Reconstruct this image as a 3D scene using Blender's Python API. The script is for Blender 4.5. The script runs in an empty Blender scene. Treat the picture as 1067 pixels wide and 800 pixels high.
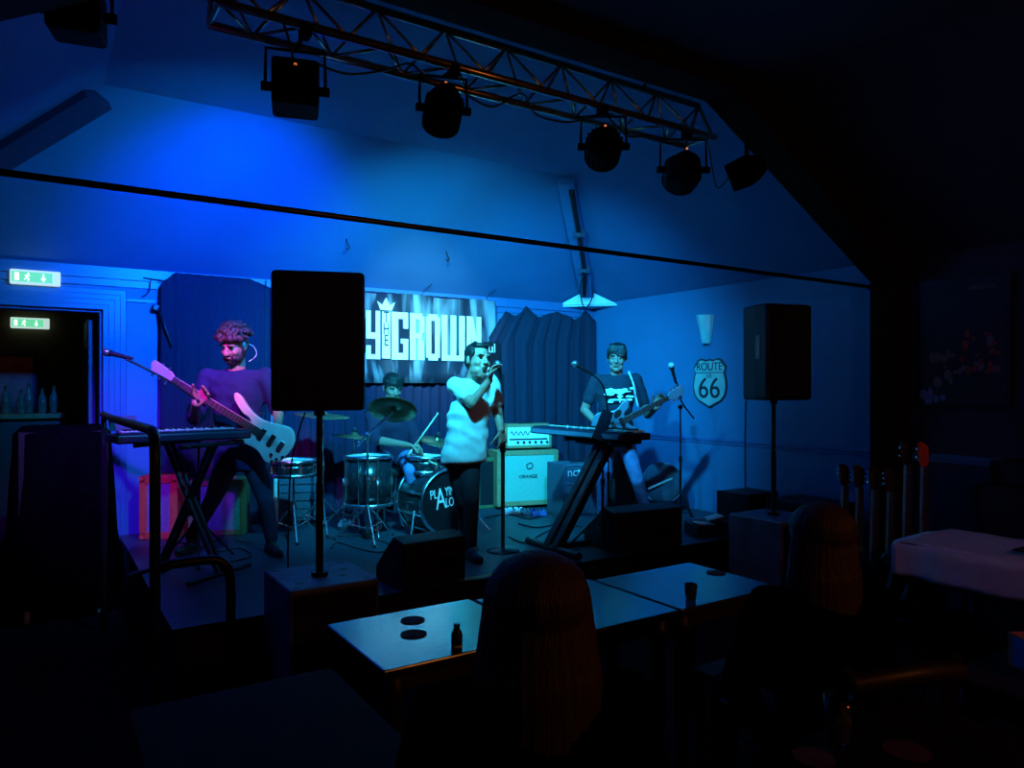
import bpy, math, random
from mathutils import Vector, Matrix, noise
random.seed(7)
PI = math.pi
sc = bpy.context.scene
C = sc.collection

# ------------------------------------------------------------------ camera frame
EYE = 1.65; F = 760.0; HOR = 404.0; CX = 533.5
YAW = math.radians(33)
FW = Vector((math.sin(YAW), math.cos(YAW), 0)); RT = Vector((math.cos(YAW), -math.sin(YAW), 0)); UP = Vector((0, 0, 1))
CAM = Vector((0, 0, EYE))
ST = 0.40          # stage top
WALLR = 5.715; WALLL = -1.2; WALLB = 7.02; WT = 2.668; CZ = 3.636; INS = 1.56
FRV = 3.34

def ray(px, py): return FW + RT * ((px - CX) / F) + UP * ((HOR - py) / F)
def W(px, py, D): return CAM + ray(px, py) * D
def onz(px, py, z): return CAM + ray(px, py) * ((z - EYE) / ray(px, py).z)
def onv(px, py, v): return CAM + ray(px, py) * (v / ray(px, py).y)
def onu(px, py, u): return CAM + ray(px, py) * (u / ray(px, py).x)

# ------------------------------------------------------------------ materials
def mat(name, col, rough=0.6, metal=0.0, var=0.12, scale=12.0, bump=0.05, emis=None, es=0.0, stretch=None, coat=0.0, trans=0.0, spec=None):
    m = bpy.data.materials.new(name); m.use_nodes = True
    nt = m.node_tree; b = nt.nodes['Principled BSDF']
    tc = nt.nodes.new('ShaderNodeTexCoord'); mp = nt.nodes.new('ShaderNodeMapping')
    nt.links.new(tc.outputs['Object'], mp.inputs['Vector'])
    if stretch: mp.inputs['Scale'].default_value = stretch
    nz = nt.nodes.new('ShaderNodeTexNoise'); nz.inputs['Scale'].default_value = scale; nz.inputs['Detail'].default_value = 5
    nt.links.new(mp.outputs['Vector'], nz.inputs['Vector'])
    rp = nt.nodes.new('ShaderNodeValToRGB')
    rp.color_ramp.elements[0].position = 0.3; rp.color_ramp.elements[1].position = 0.7
    rp.color_ramp.elements[0].color = tuple(c * (1 - var) for c in col) + (1,)
    rp.color_ramp.elements[1].color = tuple(min(1, c * (1 + var)) for c in col) + (1,)
    nt.links.new(nz.outputs['Fac'], rp.inputs['Fac']); nt.links.new(rp.outputs['Color'], b.inputs['Base Color'])
    b.inputs['Roughness'].default_value = rough; b.inputs['Metallic'].default_value = metal
    if spec is not None: b.inputs['Specular IOR Level'].default_value = spec
    if coat: b.inputs['Coat Weight'].default_value = coat; b.inputs['Coat Roughness'].default_value = .2
    if trans: b.inputs['Transmission Weight'].default_value = trans
    if bump:
        bp = nt.nodes.new('ShaderNodeBump'); bp.inputs['Strength'].default_value = bump; bp.inputs['Distance'].default_value = 0.01
        nt.links.new(nz.outputs['Fac'], bp.inputs['Height']); nt.links.new(bp.outputs['Normal'], b.inputs['Normal'])
    if emis:
        b.inputs['Emission Color'].default_value = tuple(emis) + (1,); b.inputs['Emission Strength'].default_value = es
    return m

M = {}
M['wall'] = mat('blue_wall_paint', (0.045, 0.20, 0.40), 0.55, var=0.05, scale=3, bump=0.03)
M['ceil'] = mat('ceiling_paint', (0.040, 0.17, 0.38), 0.8, var=0.06, scale=2, bump=0.03)
M['darkwall'] = mat('lower_wall_paint', (0.03, 0.10, 0.2), 0.6, var=0.08, scale=4)
M['trim'] = mat('gloss_trim_paint', (0.045, 0.17, 0.40), 0.35, var=0.05, bump=0.02)
M['beam'] = mat('dark_stained_timber', (0.020, 0.008, 0.002), 0.8, spec=0.1, var=0.4, scale=6, stretch=(0.6, 6, 6), bump=0.2)
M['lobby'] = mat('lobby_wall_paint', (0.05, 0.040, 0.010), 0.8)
M['floor'] = mat('dark_pub_carpet', (0.006, 0.005, 0.006), 0.95, spec=0.1, var=0.5, scale=60, bump=0.3)
M['stage'] = mat('worn_stage_board', (0.030, 0.050, 0.075), 0.45, var=0.45, scale=5, stretch=(1, 9, 9), bump=0.15)
M['black'] = mat('black_vinyl', (0.012, 0.012, 0.015), 0.55, var=0.3, scale=80, bump=0.15, spec=0.3)
M['blackplastic'] = mat('black_plastic', (0.010, 0.010, 0.012), 0.38, var=0.2, scale=30, bump=0.03)
M['grille'] = mat('black_steel_mesh', (0.010, 0.010, 0.012), 0.6, 0.3, var=0.5, scale=220, bump=0.4)
M['sub'] = mat('scuffed_subwoofer_paint', (0.09, 0.12, 0.20), 0.5, var=0.35, scale=8, bump=0.1)
M['steel'] = mat('brushed_steel', (0.42, 0.42, 0.44), 0.3, 0.9, var=0.15, scale=40)
M['chrome'] = mat('chrome', (0.8, 0.82, 0.85), 0.27, 1.0, var=0.05)
M['darkmetal'] = mat('black_painted_metal', (0.02, 0.02, 0.024), 0.35, 0.6, var=0.2, scale=30)
M['truss'] = mat('aged_truss_tube', (0.50, 0.36, 0.22), 0.24, 0.9, var=0.25, scale=20)
M['curtain'] = mat('navy_drape_cloth', (0.008, 0.010, 0.045), 0.9, var=0.25, scale=25, stretch=(6, 6, 1), bump=0.1)
M['curtainr'] = mat('slate_drape_cloth', (0.010, 0.017, 0.045), 0.9, var=0.25, scale=25, stretch=(6, 6, 1), bump=0.1)
M['white'] = mat('white_print', (0.95, 0.95, 0.92), 0.5, var=0.03, bump=0.0)
M['offwhite'] = mat('off_white_plastic', (0.62, 0.66, 0.62), 0.45, var=0.06)
M['skin'] = mat('skin', (0.44, 0.21, 0.15), 0.5, var=0.08, scale=30, bump=0.03)
M['lips'] = mat('lip_skin', (0.25, 0.09, 0.07), 0.6)
M['mouth'] = mat('mouth_inside', (0.04, 0.01, 0.01), 0.6)
M['teeth'] = mat('teeth', (0.8, 0.78, 0.7), 0.3)
M['hair'] = mat('dark_brown_hair', (0.010, 0.007, 0.006), 0.6, var=0.5, scale=70, stretch=(1, 1, 0.3), bump=0.5)
M['curlhair'] = mat('curly_brown_hair', (0.05, 0.022, 0.02), 0.6, var=0.5, scale=60, bump=0.6)
M['longhair'] = mat('long_auburn_hair', (0.045, 0.02, 0.011), 0.6, var=0.5, scale=60, stretch=(3, 3, 0.2), bump=0.6)
M['eye'] = mat('dark_iris', (0.02, 0.015, 0.01), 0.2)
M['navytee'] = mat('navy_cotton', (0.007, 0.012, 0.075), 0.9, var=0.15, scale=14, bump=0.12)
M['blacktee'] = mat('charcoal_cotton', (0.012, 0.022, 0.04), 0.9, var=0.15, scale=14, bump=0.12)
M['purptee'] = mat('plum_cotton', (0.03, 0.012, 0.04), 0.9, var=0.15, scale=14)
M['shirt'] = mat('white_linen', (0.62, 0.72, 0.70), 0.8, var=0.06, scale=9, bump=0.25)
M['blackjean'] = mat('black_denim', (0.012, 0.013, 0.022), 0.9, var=0.3, scale=20, bump=0.1)
M['navyjean'] = mat('dark_denim', (0.022, 0.028, 0.06), 0.9, var=0.3, scale=20, bump=0.1)
M['jean'] = mat('light_denim', (0.12, 0.20, 0.42), 0.85, var=0.25, scale=16, bump=0.1)
M['shoe'] = mat('dark_shoe_leather', (0.02, 0.02, 0.025), 0.4)
M['sole'] = mat('pale_rubber_sole', (0.55, 0.55, 0.52), 0.6)
M['coat'] = mat('black_coat_wool', (0.0022, 0.0022, 0.003), 1.0, var=0.4, scale=50, bump=0.3, spec=0.0)
M['tealcloth'] = mat('dull_teal_grille_cloth', (0.05, 0.24, 0.20), 0.8, var=0.2, scale=40)
M['lampblack'] = mat('matt_black_lamp_paint', (0.006, 0.006, 0.007), 0.8, spec=0.1)
M['deskblack'] = mat('matt_black_desk', (0.006, 0.010, 0.018), 0.8, spec=0.1)
M['bassbody'] = mat('pale_ash_lacquer', (0.80, 0.62, 0.55), 0.3, var=0.12, scale=4, stretch=(1, 8, 1), coat=0.5)
M['basshead'] = mat('satin_maple', (0.75, 0.30, 0.45), 0.4, var=0.1)
M['maple'] = mat('maple_wood', (0.45, 0.30, 0.18), 0.4, var=0.15, stretch=(1, 8, 8))
M['rosewood'] = mat('rosewood', (0.05, 0.03, 0.025), 0.5, var=0.3, stretch=(1, 8, 8))
M['guitbody'] = mat('slate_blue_lacquer', (0.10, 0.20, 0.26), 0.3, coat=0.5)
M['tan'] = mat('tan_tolex', (0.50, 0.24, 0.11), 0.7, var=0.2, scale=60, bump=0.1)
M['greentolex'] = mat('olive_tolex', (0.12, 0.12, 0.045), 0.7, var=0.2, scale=60, bump=0.1)
M['grillecloth'] = mat('silver_grille_cloth', (0.24, 0.50, 0.38), 0.75, var=0.18, scale=40, stretch=(1, 1, 6), bump=0.1)
M['ampblack'] = mat('charcoal_carpet_covering', (0.05, 0.08, 0.12), 0.85, var=0.3, scale=60, bump=0.2)
M['red'] = mat('orange_red_tolex', (0.75, 0.09, 0.04), 0.6, var=0.15, scale=50, bump=0.1)
M['purple'] = mat('basket_weave_cloth', (0.30, 0.18, 0.30), 0.8, var=0.3, scale=70)
M['drumshell'] = mat('dark_lacquered_shell', (0.010, 0.018, 0.022), 0.22, var=0.3, scale=10, stretch=(8, 8, 1), coat=0.6)
M['drumhead'] = mat('drum_head', (0.72, 0.76, 0.74), 0.5)
M['drumblack'] = mat('black_drum_head', (0.008, 0.008, 0.012), 0.5)
M['brass'] = mat('cymbal_bronze', (0.34, 0.27, 0.13), 0.35, 0.9, var=0.2, scale=40)
M['stick'] = mat('hickory', (0.7, 0.55, 0.35), 0.5)
M['keys'] = mat('key_white', (0.75, 0.75, 0.72), 0.35)
M['keycase'] = mat('dark_keyboard_case', (0.025, 0.03, 0.055), 0.4)
M['keystrip'] = mat('grey_keyboard_panel', (0.13, 0.22, 0.32), 0.4)
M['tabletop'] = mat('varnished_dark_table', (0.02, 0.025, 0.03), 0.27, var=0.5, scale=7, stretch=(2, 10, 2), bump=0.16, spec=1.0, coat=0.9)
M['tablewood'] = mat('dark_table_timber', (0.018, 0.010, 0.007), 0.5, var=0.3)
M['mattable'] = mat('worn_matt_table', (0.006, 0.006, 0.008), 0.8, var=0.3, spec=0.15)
M['mat'] = mat('dark_beer_mat', (0.05, 0.035, 0.05), 0.9, var=0.4, scale=60)
M['redmat'] = mat('red_beer_mat', (0.06, 0.006, 0.003), 0.9, var=0.3, scale=60)
M['glass'] = mat('clear_glass', (0.9, 0.95, 0.95), 0.03, trans=1.0, var=0.0, bump=0)
M['cloth'] = mat('white_shirt_cotton', (0.62, 0.60, 0.64), 0.9, var=0.1, scale=14, bump=0.2)
M['card'] = mat('brown_cardboard', (0.30, 0.16, 0.07), 0.9, var=0.15, bump=0.1)
M['orangebox'] = mat('orange_carton', (0.55, 0.12, 0.03), 0.7)
M['bluebox'] = mat('blue_carton', (0.05, 0.15, 0.55), 0.7)
M['signgrey'] = mat('enamel_sign_white', (0.46, 0.55, 0.50), 0.35, var=0.12, scale=10, coat=0.3)
M['signink'] = mat('enamel_sign_black', (0.015, 0.02, 0.03), 0.4)
M['exit'] = mat('lit_green_exit_panel', (0.02, 0.3, 0.12), 0.4, var=0.05, bump=0, emis=(0.16, 0.80, 0.42), es=0.9)
M['exitw'] = mat('lit_white_pictogram', (0.9, 1, 0.92), 0.4, var=0.0, bump=0, emis=(0.8, 1.0, 0.86), es=2.0)
M['exitcase'] = mat('sign_diffuser', (0.5, 0.55, 0.55), 0.5, emis=(0.6, 0.85, 0.8), es=0.8, bump=0)
M['led'] = mat('amber_led', (0.9, 0.2, 0.05), 0.4, emis=(1.0, 0.22, 0.06), es=0.8, bump=0)
M['pic'] = mat('concert_poster_print', (0.012, 0.012, 0.022), 0.5, var=0.6, scale=5)
M['picpale'] = mat('poster_pale_ink', (0.16, 0.14, 0.15), 0.6)
M['picred'] = mat('poster_red_ink', (0.30, 0.05, 0.03), 0.6)
M['picblue'] = mat('poster_blue_ink', (0.12, 0.2, 0.55), 0.6)
M['barred'] = mat('red_bar_panel', (0.35, 0.05, 0.03), 0.6, var=0.4, scale=8)
M['barwood'] = mat('orange_bar_timber', (0.40, 0.12, 0.03), 0.4, var=0.3)
M['bottle'] = mat('bottle_glass_brown', (0.12, 0.10, 0.06), 0.1, var=0.3)
M['cable'] = mat('black_rubber_cable', (0.012, 0.012, 0.015), 0.5, bump=0)
M['fabgreen'] = mat('yellowed_tape', (0.35, 0.36, 0.12), 0.6)

M['audience'] = mat('audience_side_painted_shade', (0.010, 0.030, 0.075), 0.8, var=0.06, scale=2)  # dimness on the audience side of the frame, put into the wall and ceiling colour
M['hipdark'] = mat('hip_strip_painted_shade', (0.012, 0.03, 0.09), 0.7)  # shadow band along the left hip, put into the strip's colour
# lens materials for stage lamps
def lens(n, col, s): return mat('lamp_lens_' + n, tuple(c * 0.5 for c in col), 0.3, bump=0, var=0, emis=col, es=s)
M['lens_blue'] = lens('blue', (0.05, 0.25, 1.0), 4); M['lens_cyan'] = lens('cyan', (0.1, 0.6, 1.0), 4)
M['lens_violet'] = lens('violet', (0.45, 0.05, 1.0), 4)

# banner: black cloth with smoky pale streaks printed on it
def banner_mat():
    m = mat('printed_banner_cloth', (0.01, 0.02, 0.03), 0.5, bump=0.0)
    nt = m.node_tree; b = nt.nodes['Principled BSDF']
    tc = nt.nodes.new('ShaderNodeTexCoord'); mp = nt.nodes.new('ShaderNodeMapping'); mp.inputs['Scale'].default_value = (3.6, 1, 0.7)
    mp.inputs['Rotation'].default_value = (0, 0.25, 0)
    nt.links.new(tc.outputs['Object'], mp.inputs['Vector'])
    nz = nt.nodes.new('ShaderNodeTexNoise'); nz.inputs['Scale'].default_value = 1.5; nz.inputs['Detail'].default_value = 4; nz.inputs['Distortion'].default_value = 1.0
    nt.links.new(mp.outputs['Vector'], nz.inputs['Vector'])
    r = nt.nodes.new('ShaderNodeValToRGB')
    r.color_ramp.elements[0].position = 0.48; r.color_ramp.elements[0].color = (0.012, 0.022, 0.04, 1)
    r.color_ramp.elements[1].position = 0.72; r.color_ramp.elements[1].color = (0.28, 0.42, 0.48, 1)
    nt.links.new(nz.outputs['Fac'], r.inputs['Fac']); nt.links.new(r.outputs['Color'], b.inputs['Base Color'])
    return m
M['banner'] = banner_mat()

# ------------------------------------------------------------------ mesh builder
class MB:
    def __init__(s): s.v = []; s.f = []
    def add(s, vs, fs):
        o = len(s.v); s.v += [Vector(v) for v in vs]; s.f += [tuple(i + o for i in f) for f in fs]; return s
    def box(s, c, d, R=None):
        c = Vector(c); x, y, z = (q / 2 for q in d); vs = []
        for a in (-1, 1):
            for b in (-1, 1):
                for e in (-1, 1):
                    p = Vector((a * x, b * y, e * z)); vs.append(c + (R @ p if R else p))
        return s.add(vs, [(0, 1, 3, 2), (4, 6, 7, 5), (0, 4, 5, 1), (2, 3, 7, 6), (0, 2, 6, 4), (1, 5, 7, 3)])
    def bb(s, lo, hi):
        lo = Vector(lo); hi = Vector(hi); return s.box((lo + hi) / 2, hi - lo)
    def cyl(s, a, b, r0, r1=None, n=14):
        a = Vector(a); b = Vector(b); r1 = r0 if r1 is None else r1
        z = (b - a).normalized(); x = z.orthogonal().normalized(); y = z.cross(x)
        vs = []
        for p, r in ((a, r0), (b, r1)):
            for i in range(n):
                t = 2 * PI * i / n; vs.append(p + (x * math.cos(t) + y * math.sin(t)) * max(r, 1e-5))
        fs = [(i, (i + 1) % n, n + (i + 1) % n, n + i) for i in range(n)] + [tuple(range(n))[::-1], tuple(range(n, 2 * n))]
        return s.add(vs, fs)
    def sph(s, c, r, R=None, n=14, m=9):
        if not hasattr(r, '__len__'): r = (r, r, r)
        c = Vector(c); vs = [Vector((0, 0, 1))]
        for j in range(1, m):
            ph = PI * j / m
            for i in range(n):
                t = 2 * PI * i / n; vs.append(Vector((math.sin(ph) * math.cos(t), math.sin(ph) * math.sin(t), math.cos(ph))))
        vs.append(Vector((0, 0, -1)))
        out = []
        for v in vs:
            p = Vector((v.x * r[0], v.y * r[1], v.z * r[2])); out.append(c + (R @ p if R else p))
        fs = [(0, 1 + i, 1 + (i + 1) % n) for i in range(n)]
        for j in range(m - 2):
            for i in range(n):
                a = 1 + j * n + i; b = 1 + j * n + (i + 1) % n; fs.append((a, a + n, b + n, b))
        l = len(vs) - 1; k = 1 + (m - 2) * n
        fs += [(l, k + (i + 1) % n, k + i) for i in range(n)]
        return s.add(out, fs)
    def rc(s, a, b, ra, rb=None, n=12):
        rb = ra if rb is None else rb
        s.cyl(a, b, ra, rb, n); s.sph(a, ra, n=n, m=7); s.sph(b, rb, n=n, m=7); return s
    def tube(s, pts, r, n=8, smooth=6):
        P = [Vector(p) for p in pts]
        if smooth and len(P) > 2:
            Q = []
            for i in range(len(P) - 1):
                p0 = P[max(i - 1, 0)]; p1 = P[i]; p2 = P[i + 1]; p3 = P[min(i + 2, len(P) - 1)]
                for k in range(smooth):
                    t = k / smooth
                    Q.append(0.5 * ((2 * p1) + (p2 - p0) * t + (2 * p0 - 5 * p1 + 4 * p2 - p3) * t * t + (3 * p1 - p0 - 3 * p2 + p3) * t ** 3))
            Q.append(P[-1]); P = Q
        vs = []; x = None
        for i, p in enumerate(P):
            d = (P[min(i + 1, len(P) - 1)] - P[max(i - 1, 0)])
            d = d.normalized() if d.length > 1e-9 else Vector((0, 0, 1))
            if x is None: x = d.orthogonal().normalized()
            else:
                x = x - d * x.dot(d); x = x.normalized() if x.length > 1e-6 else d.orthogonal().normalized()
            y = d.cross(x)
            rr = r(i / (len(P) - 1)) if callable(r) else r
            for k in range(n):
                t = 2 * PI * k / n; vs.append(p + (x * math.cos(t) + y * math.sin(t)) * rr)
        fs = []
        for i in range(len(P) - 1):
            for k in range(n): fs.append((i * n + k, i * n + (k + 1) % n, (i + 1) * n + (k + 1) % n, (i + 1) * n + k))
        fs += [tuple(range(n))[::-1], tuple(range((len(P) - 1) * n, len(P) * n))]
        return s.add(vs, fs)
    def prism(s, poly, e):
        # poly: 3D points, e: extrusion vector
        n = len(poly); e = Vector(e); P = [Vector(p) for p in poly]
        return s.add(P + [p + e for p in P], [tuple(range(n))[::-1], tuple(range(n, 2 * n))] + [(i, (i + 1) % n, n + (i + 1) % n, n + i) for i in range(n)])
    def lathe(s, prof, c=(0, 0, 0), ax=None, n=28, ring=False):
        # prof: list of (r, h) ; ax: 3x3 rotation
        c = Vector(c); vs = []
        for r, h in prof:
            for i in range(n):
                t = 2 * PI * i / n; p = Vector((max(r, 1e-4) * math.cos(t), max(r, 1e-4) * math.sin(t), h)); vs.append(c + (ax @ p if ax else p))
        fs = []
        for j in range(len(prof) - 1):
            for i in range(n): fs.append((j * n + i, j * n + (i + 1) % n, (j + 1) * n + (i + 1) % n, (j + 1) * n + i))
        if ring: k = (len(prof) - 1) * n; fs += [(k + i, k + (i + 1) % n, (i + 1) % n, i) for i in range(n)]
        else: fs += [tuple(range(n))[::-1], tuple(range((len(prof) - 1) * n, len(prof) * n))]
        return s.add(vs, fs)
    def loft(s, secs, n=24):
        # secs: (centre, half width x, half depth y, R)
        vs = []
        for c, a, d, R in secs:
            for i in range(n):
                t = 2 * PI * i / n; cx_, sx_ = math.cos(t), math.sin(t)
                vs.append(Vector(c) + R @ Vector((a * math.copysign(abs(cx_) ** .85, cx_), d * math.copysign(abs(sx_) ** .85, sx_), 0)))
        m = len(secs)
        fs = [(j * n + i, j * n + (i + 1) % n, (j + 1) * n + (i + 1) % n, (j + 1) * n + i) for j in range(m - 1) for i in range(n)]
        fs += [tuple(range(n))[::-1], tuple(range((m - 1) * n, m * n))]
        return s.add(vs, fs)
    def build(s, name, m, parent=None, bevel=0, smooth=False, world=True, remesh=0, sm=2, auto=False, **tags):
        off = Vector((0, 0, 0))
        if parent is not None and world:
            off = parent.location.copy(); p = parent.parent
            if p is not None: off = off + p.location
        me = bpy.data.meshes.new(name)
        me.from_pydata([v - off for v in s.v], [], s.f); me.validate(); 
        import bmesh
        bm = bmesh.new(); bm.from_mesh(me); bmesh.ops.recalc_face_normals(bm, faces=bm.faces); bm.to_mesh(me); bm.free()
        if remesh:
            t = bpy.data.objects.new('tmp', me); C.objects.link(t)
            md = t.modifiers.new('r', 'REMESH'); md.mode = 'VOXEL'; md.voxel_size = remesh
            m2 = t.modifiers.new('s', 'SMOOTH'); m2.factor = 0.5; m2.iterations = sm
            dg = bpy.context.evaluated_depsgraph_get(); dg.update()
            me2 = bpy.data.meshes.new_from_object(t.evaluated_get(dg)); me2.name = name
            bpy.data.objects.remove(t); bpy.data.meshes.remove(me); me = me2; smooth = True
        me.materials.clear(); me.materials.append(M[m] if isinstance(m, str) else m)
        if smooth:
            for p in me.polygons: p.use_smooth = True
        if auto:
            for p in me.polygons: p.use_smooth = len(p.vertices) <= 4
        o = bpy.data.objects.new(name, me); C.objects.link(o)
        if parent is not None: o.parent = parent
        if bevel:
            b = o.modifiers.new('bevel', 'BEVEL'); b.width = bevel; b.segments = 2; b.limit_method = 'ANGLE'
        for k, v in tags.items(): o[k] = v
        return o

def thing(name, label, cat, loc=(0, 0, 0), rz=0, group=None):
    o = bpy.data.objects.new(name, None); C.objects.link(o); o.empty_display_size = 0.1
    o.location = Vector(loc); o.rotation_euler = (0, 0, rz); o['label'] = label; o['category'] = cat
    if group: o['group'] = group
    return o
def tag(o, label, cat, group=None):
    o['label'] = label; o['category'] = cat
    if group: o['group'] = group
    return o
def struct(o): o['kind'] = 'structure'; return o
def rehome(o, loc):
    """move a one-mesh thing's origin to loc without moving its vertices"""
    loc = Vector(loc); o.data.transform(Matrix.Translation(-loc)); o.location = loc; return o
def copytree(o, parent=None):
    c = o.copy(); C.objects.link(c); c.parent = parent
    for ch in [x for x in bpy.data.objects if x.parent == o]: copytree(ch, c)
    return c

def text(s, name, m, parent, origin, xd, yd, size, ext=0.002, xs=1.0, align='CENTER', **tags):
    cu = bpy.data.curves.new('t', 'FONT'); cu.body = s; cu.size = size; cu.extrude = ext; cu.align_x = align; cu.align_y = 'CENTER'
    t = bpy.data.objects.new('t', cu); C.objects.link(t)
    dg = bpy.context.evaluated_depsgraph_get(); dg.update()
    me = bpy.data.meshes.new_from_object(t.evaluated_get(dg)); bpy.data.objects.remove(t)
    xd = Vector(xd).normalized(); yd = Vector(yd).normalized(); zd = xd.cross(yd)
    R = Matrix((xd, yd, zd)).transposed().to_4x4()
    me.transform(Matrix.Translation(Vector(origin)) @ R @ Matrix.Diagonal((xs, 1, 1, 1)))
    off = Vector((0, 0, 0))
    if parent is not None:
        off = parent.location.copy()
        if parent.parent is not None: off += parent.parent.location
    me.transform(Matrix.Translation(-off)); me.materials.clear(); me.materials.append(M[m])
    o = bpy.data.objects.new(name, me); me.name = name; C.objects.link(o)
    if parent is not None: o.parent = parent
    for k, v in tags.items(): o[k] = v
    return o

def rotz(a): return Matrix.Rotation(a, 3, 'Z')
def basis(x, y, z): return Matrix((Vector(x), Vector(y), Vector(z))).transposed()
def curve_closed(pts, k=5):
    n = len(pts); out = []
    for i in range(n):
        p0, p1, p2, p3 = (Vector(pts[(i + j) % n]) for j in (-1, 0, 1, 2))
        for q in range(k):
            t = q / k
            out.append(0.5 * ((2 * p1) + (p2 - p0) * t + (2 * p0 - 5 * p1 + 4 * p2 - p3) * t * t + (3 * p1 - p0 - 3 * p2 + p3) * t ** 3))
    return out

# ================================================================== THE ROOM
FRONT = -3.2
dx0, dx1, dz = -0.98, 0.46, 2.31       # doorway
b = MB(); b.bb((WALLL - .15, WALLB, 0), (dx0, WALLB + .15, WT)); b.bb((dx1, WALLB, 0), (WALLR + .15, WALLB + .15, WT)); b.bb((dx0, WALLB, dz), (dx1, WALLB + .15, WT))
struct(b.build('wall_back', 'wall'))
struct(MB().bb((WALLR, FRV - .12, 0), (WALLR + .15, WALLB, WT)).build('wall_right', 'wall'))
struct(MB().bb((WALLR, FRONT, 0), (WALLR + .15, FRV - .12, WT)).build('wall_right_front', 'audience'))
struct(MB().bb((WALLL - .15, FRONT, 0), (WALLL, WALLB, WT)).build('wall_left', 'wall'))
gx0, gx1 = WALLL + INS, WALLR - INS
struct(MB().prism([(WALLL, FRONT, 0), (WALLR, FRONT, 0), (WALLR, FRONT, WT), (gx1, FRONT, CZ), (gx0, FRONT, CZ), (WALLL, FRONT, WT)], (0, -.15, 0)).build('wall_front', 'darkwall'))
struct(MB().bb((WALLL - .15, FRONT - .15, -.15), (WALLR + .15, WALLB + .15, 0)).build('floor', 'floor'))
cv = WALLB - INS
e = (0, 0, .12); FS = FRV - .12
b = MB()
b.prism([(gx0, FS, CZ), (gx1, FS, CZ), (gx1, cv, CZ), (gx0, cv, CZ)], e)
b.prism([(gx1, FS, CZ), (WALLR, FS, WT), (WALLR, WALLB, WT), (gx1, cv, CZ)], e)
b.prism([(gx0, FS, CZ), (gx0, cv, CZ), (WALLL, WALLB, WT), (WALLL, FS, WT)], e)
b.prism([(gx0, cv, CZ), (gx1, cv, CZ), (WALLR, WALLB, WT), (WALLL, WALLB, WT)], e)
struct(b.build('ceiling', 'ceil'))
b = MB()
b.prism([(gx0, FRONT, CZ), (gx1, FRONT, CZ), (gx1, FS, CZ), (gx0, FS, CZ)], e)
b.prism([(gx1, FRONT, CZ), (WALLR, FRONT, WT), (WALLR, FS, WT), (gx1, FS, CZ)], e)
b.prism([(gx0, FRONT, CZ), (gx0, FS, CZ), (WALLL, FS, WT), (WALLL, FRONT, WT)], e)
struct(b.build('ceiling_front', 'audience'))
# cornice and rails
b = MB(); b.bb((WALLL, WALLB - .05, WT - .10), (WALLR, WALLB, WT - .005)); b.bb((WALLL, WALLB - .025, WT - .16), (WALLR, WALLB, WT - .10))
struct(b.build('trim_1', 'trim'))
struct(MB().bb((WALLL, WALLB - .022, 2.385), (0.85, WALLB, 2.41)).build('trim_2', 'trim'))
b = MB(); b.bb((WALLR - .025, FRONT, 1.115), (WALLR, WALLB - .05, 1.150)); b.bb((WALLR - .012, FRONT, 1.085), (WALLR, WALLB - .05, 1.115))
struct(b.build('trim_3', 'trim', bevel=.006))
b = MB(); b.bb((WALLR - .02, FRONT, 0), (WALLR, WALLB, .14))
struct(b.build('baseboard_right', 'trim'))
# doorway casing: stepped architrave
b = MB()
for i, (w, d) in enumerate(((.17, .025), (.125, .04), (.08, .055), (.035, .07))):
    b.bb((dx1 - .01, WALLB - d, 0), (dx1 + w, WALLB, dz + w)); b.bb((dx0 - w, WALLB - d, 0), (dx0 + .01, WALLB, dz + w)); b.bb((dx0, WALLB - d, dz - .01), (dx1, WALLB, dz + w))
b.bb((dx1 - .03, WALLB - .02, 0), (dx1 - .001, WALLB + .17, dz)); b.bb((dx0 + .001, WALLB - .02, 0), (dx0 + .03, WALLB + .17, dz)); b.bb((dx0, WALLB - .02, dz - .03), (dx1, WALLB + .17, dz - .001))
d1 = struct(b.build('door_1', 'trim', bevel=.006))
# open door leaf folded back into the lobby
leaf = MB().bb((dx1 - .10, WALLB + .20, .01), (dx1 - .05, WALLB + .92, dz - .05)).build('door_leaf', 'darkwall', d1, bevel=.005, label='dark open door leaf')
MB().bb((dx1 - .115, WALLB + .38, 1.2), (dx1 - .10, WALLB + .72, 2.0)).build('glass_panel', 'glass', leaf)
MB().cyl((dx1 - .15, WALLB + .85, 1.0), (dx1 - .15, WALLB + .85, 1.3), .012).build('door_handle', 'steel', leaf)
# hip strips and corner closing board
def strip(p0, p1, w, t, nm, m='ceil'):
    p0 = Vector(p0); p1 = Vector(p1); d = (p1 - p0).normalized(); s = d.cross(UP).normalized(); n = s.cross(d)
    return MB().prism([p0 - s * w / 2, p0 + s * w / 2, p0 + s * w / 2 - n * t, p0 - s * w / 2 - n * t], p1 - p0).build(nm, m, bevel=.005)
struct(strip((WALLR - .25, WALLB - .25, WT + .155 - .02), (gx1, cv, CZ), .16, .10, 'trim_4'))
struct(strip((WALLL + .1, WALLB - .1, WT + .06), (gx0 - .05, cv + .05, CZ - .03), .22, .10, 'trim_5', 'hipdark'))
b = MB(); b.prism([(WALLR - .5, WALLB - .012, WT - .03), (WALLR - .012, WALLB - .5, WT - .03), (WALLR - .27, WALLB - .27, WT + .14)], (.01, .01, 0))
b.prism([(WALLR - .5, WALLB - .012, WT - .05), (WALLR - .012, WALLB - .5, WT - .05), (WALLR - .01, WALLB - .01, WT - .05)], (0, 0, .015))
struct(b.build('trim_6', 'white'))
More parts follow.
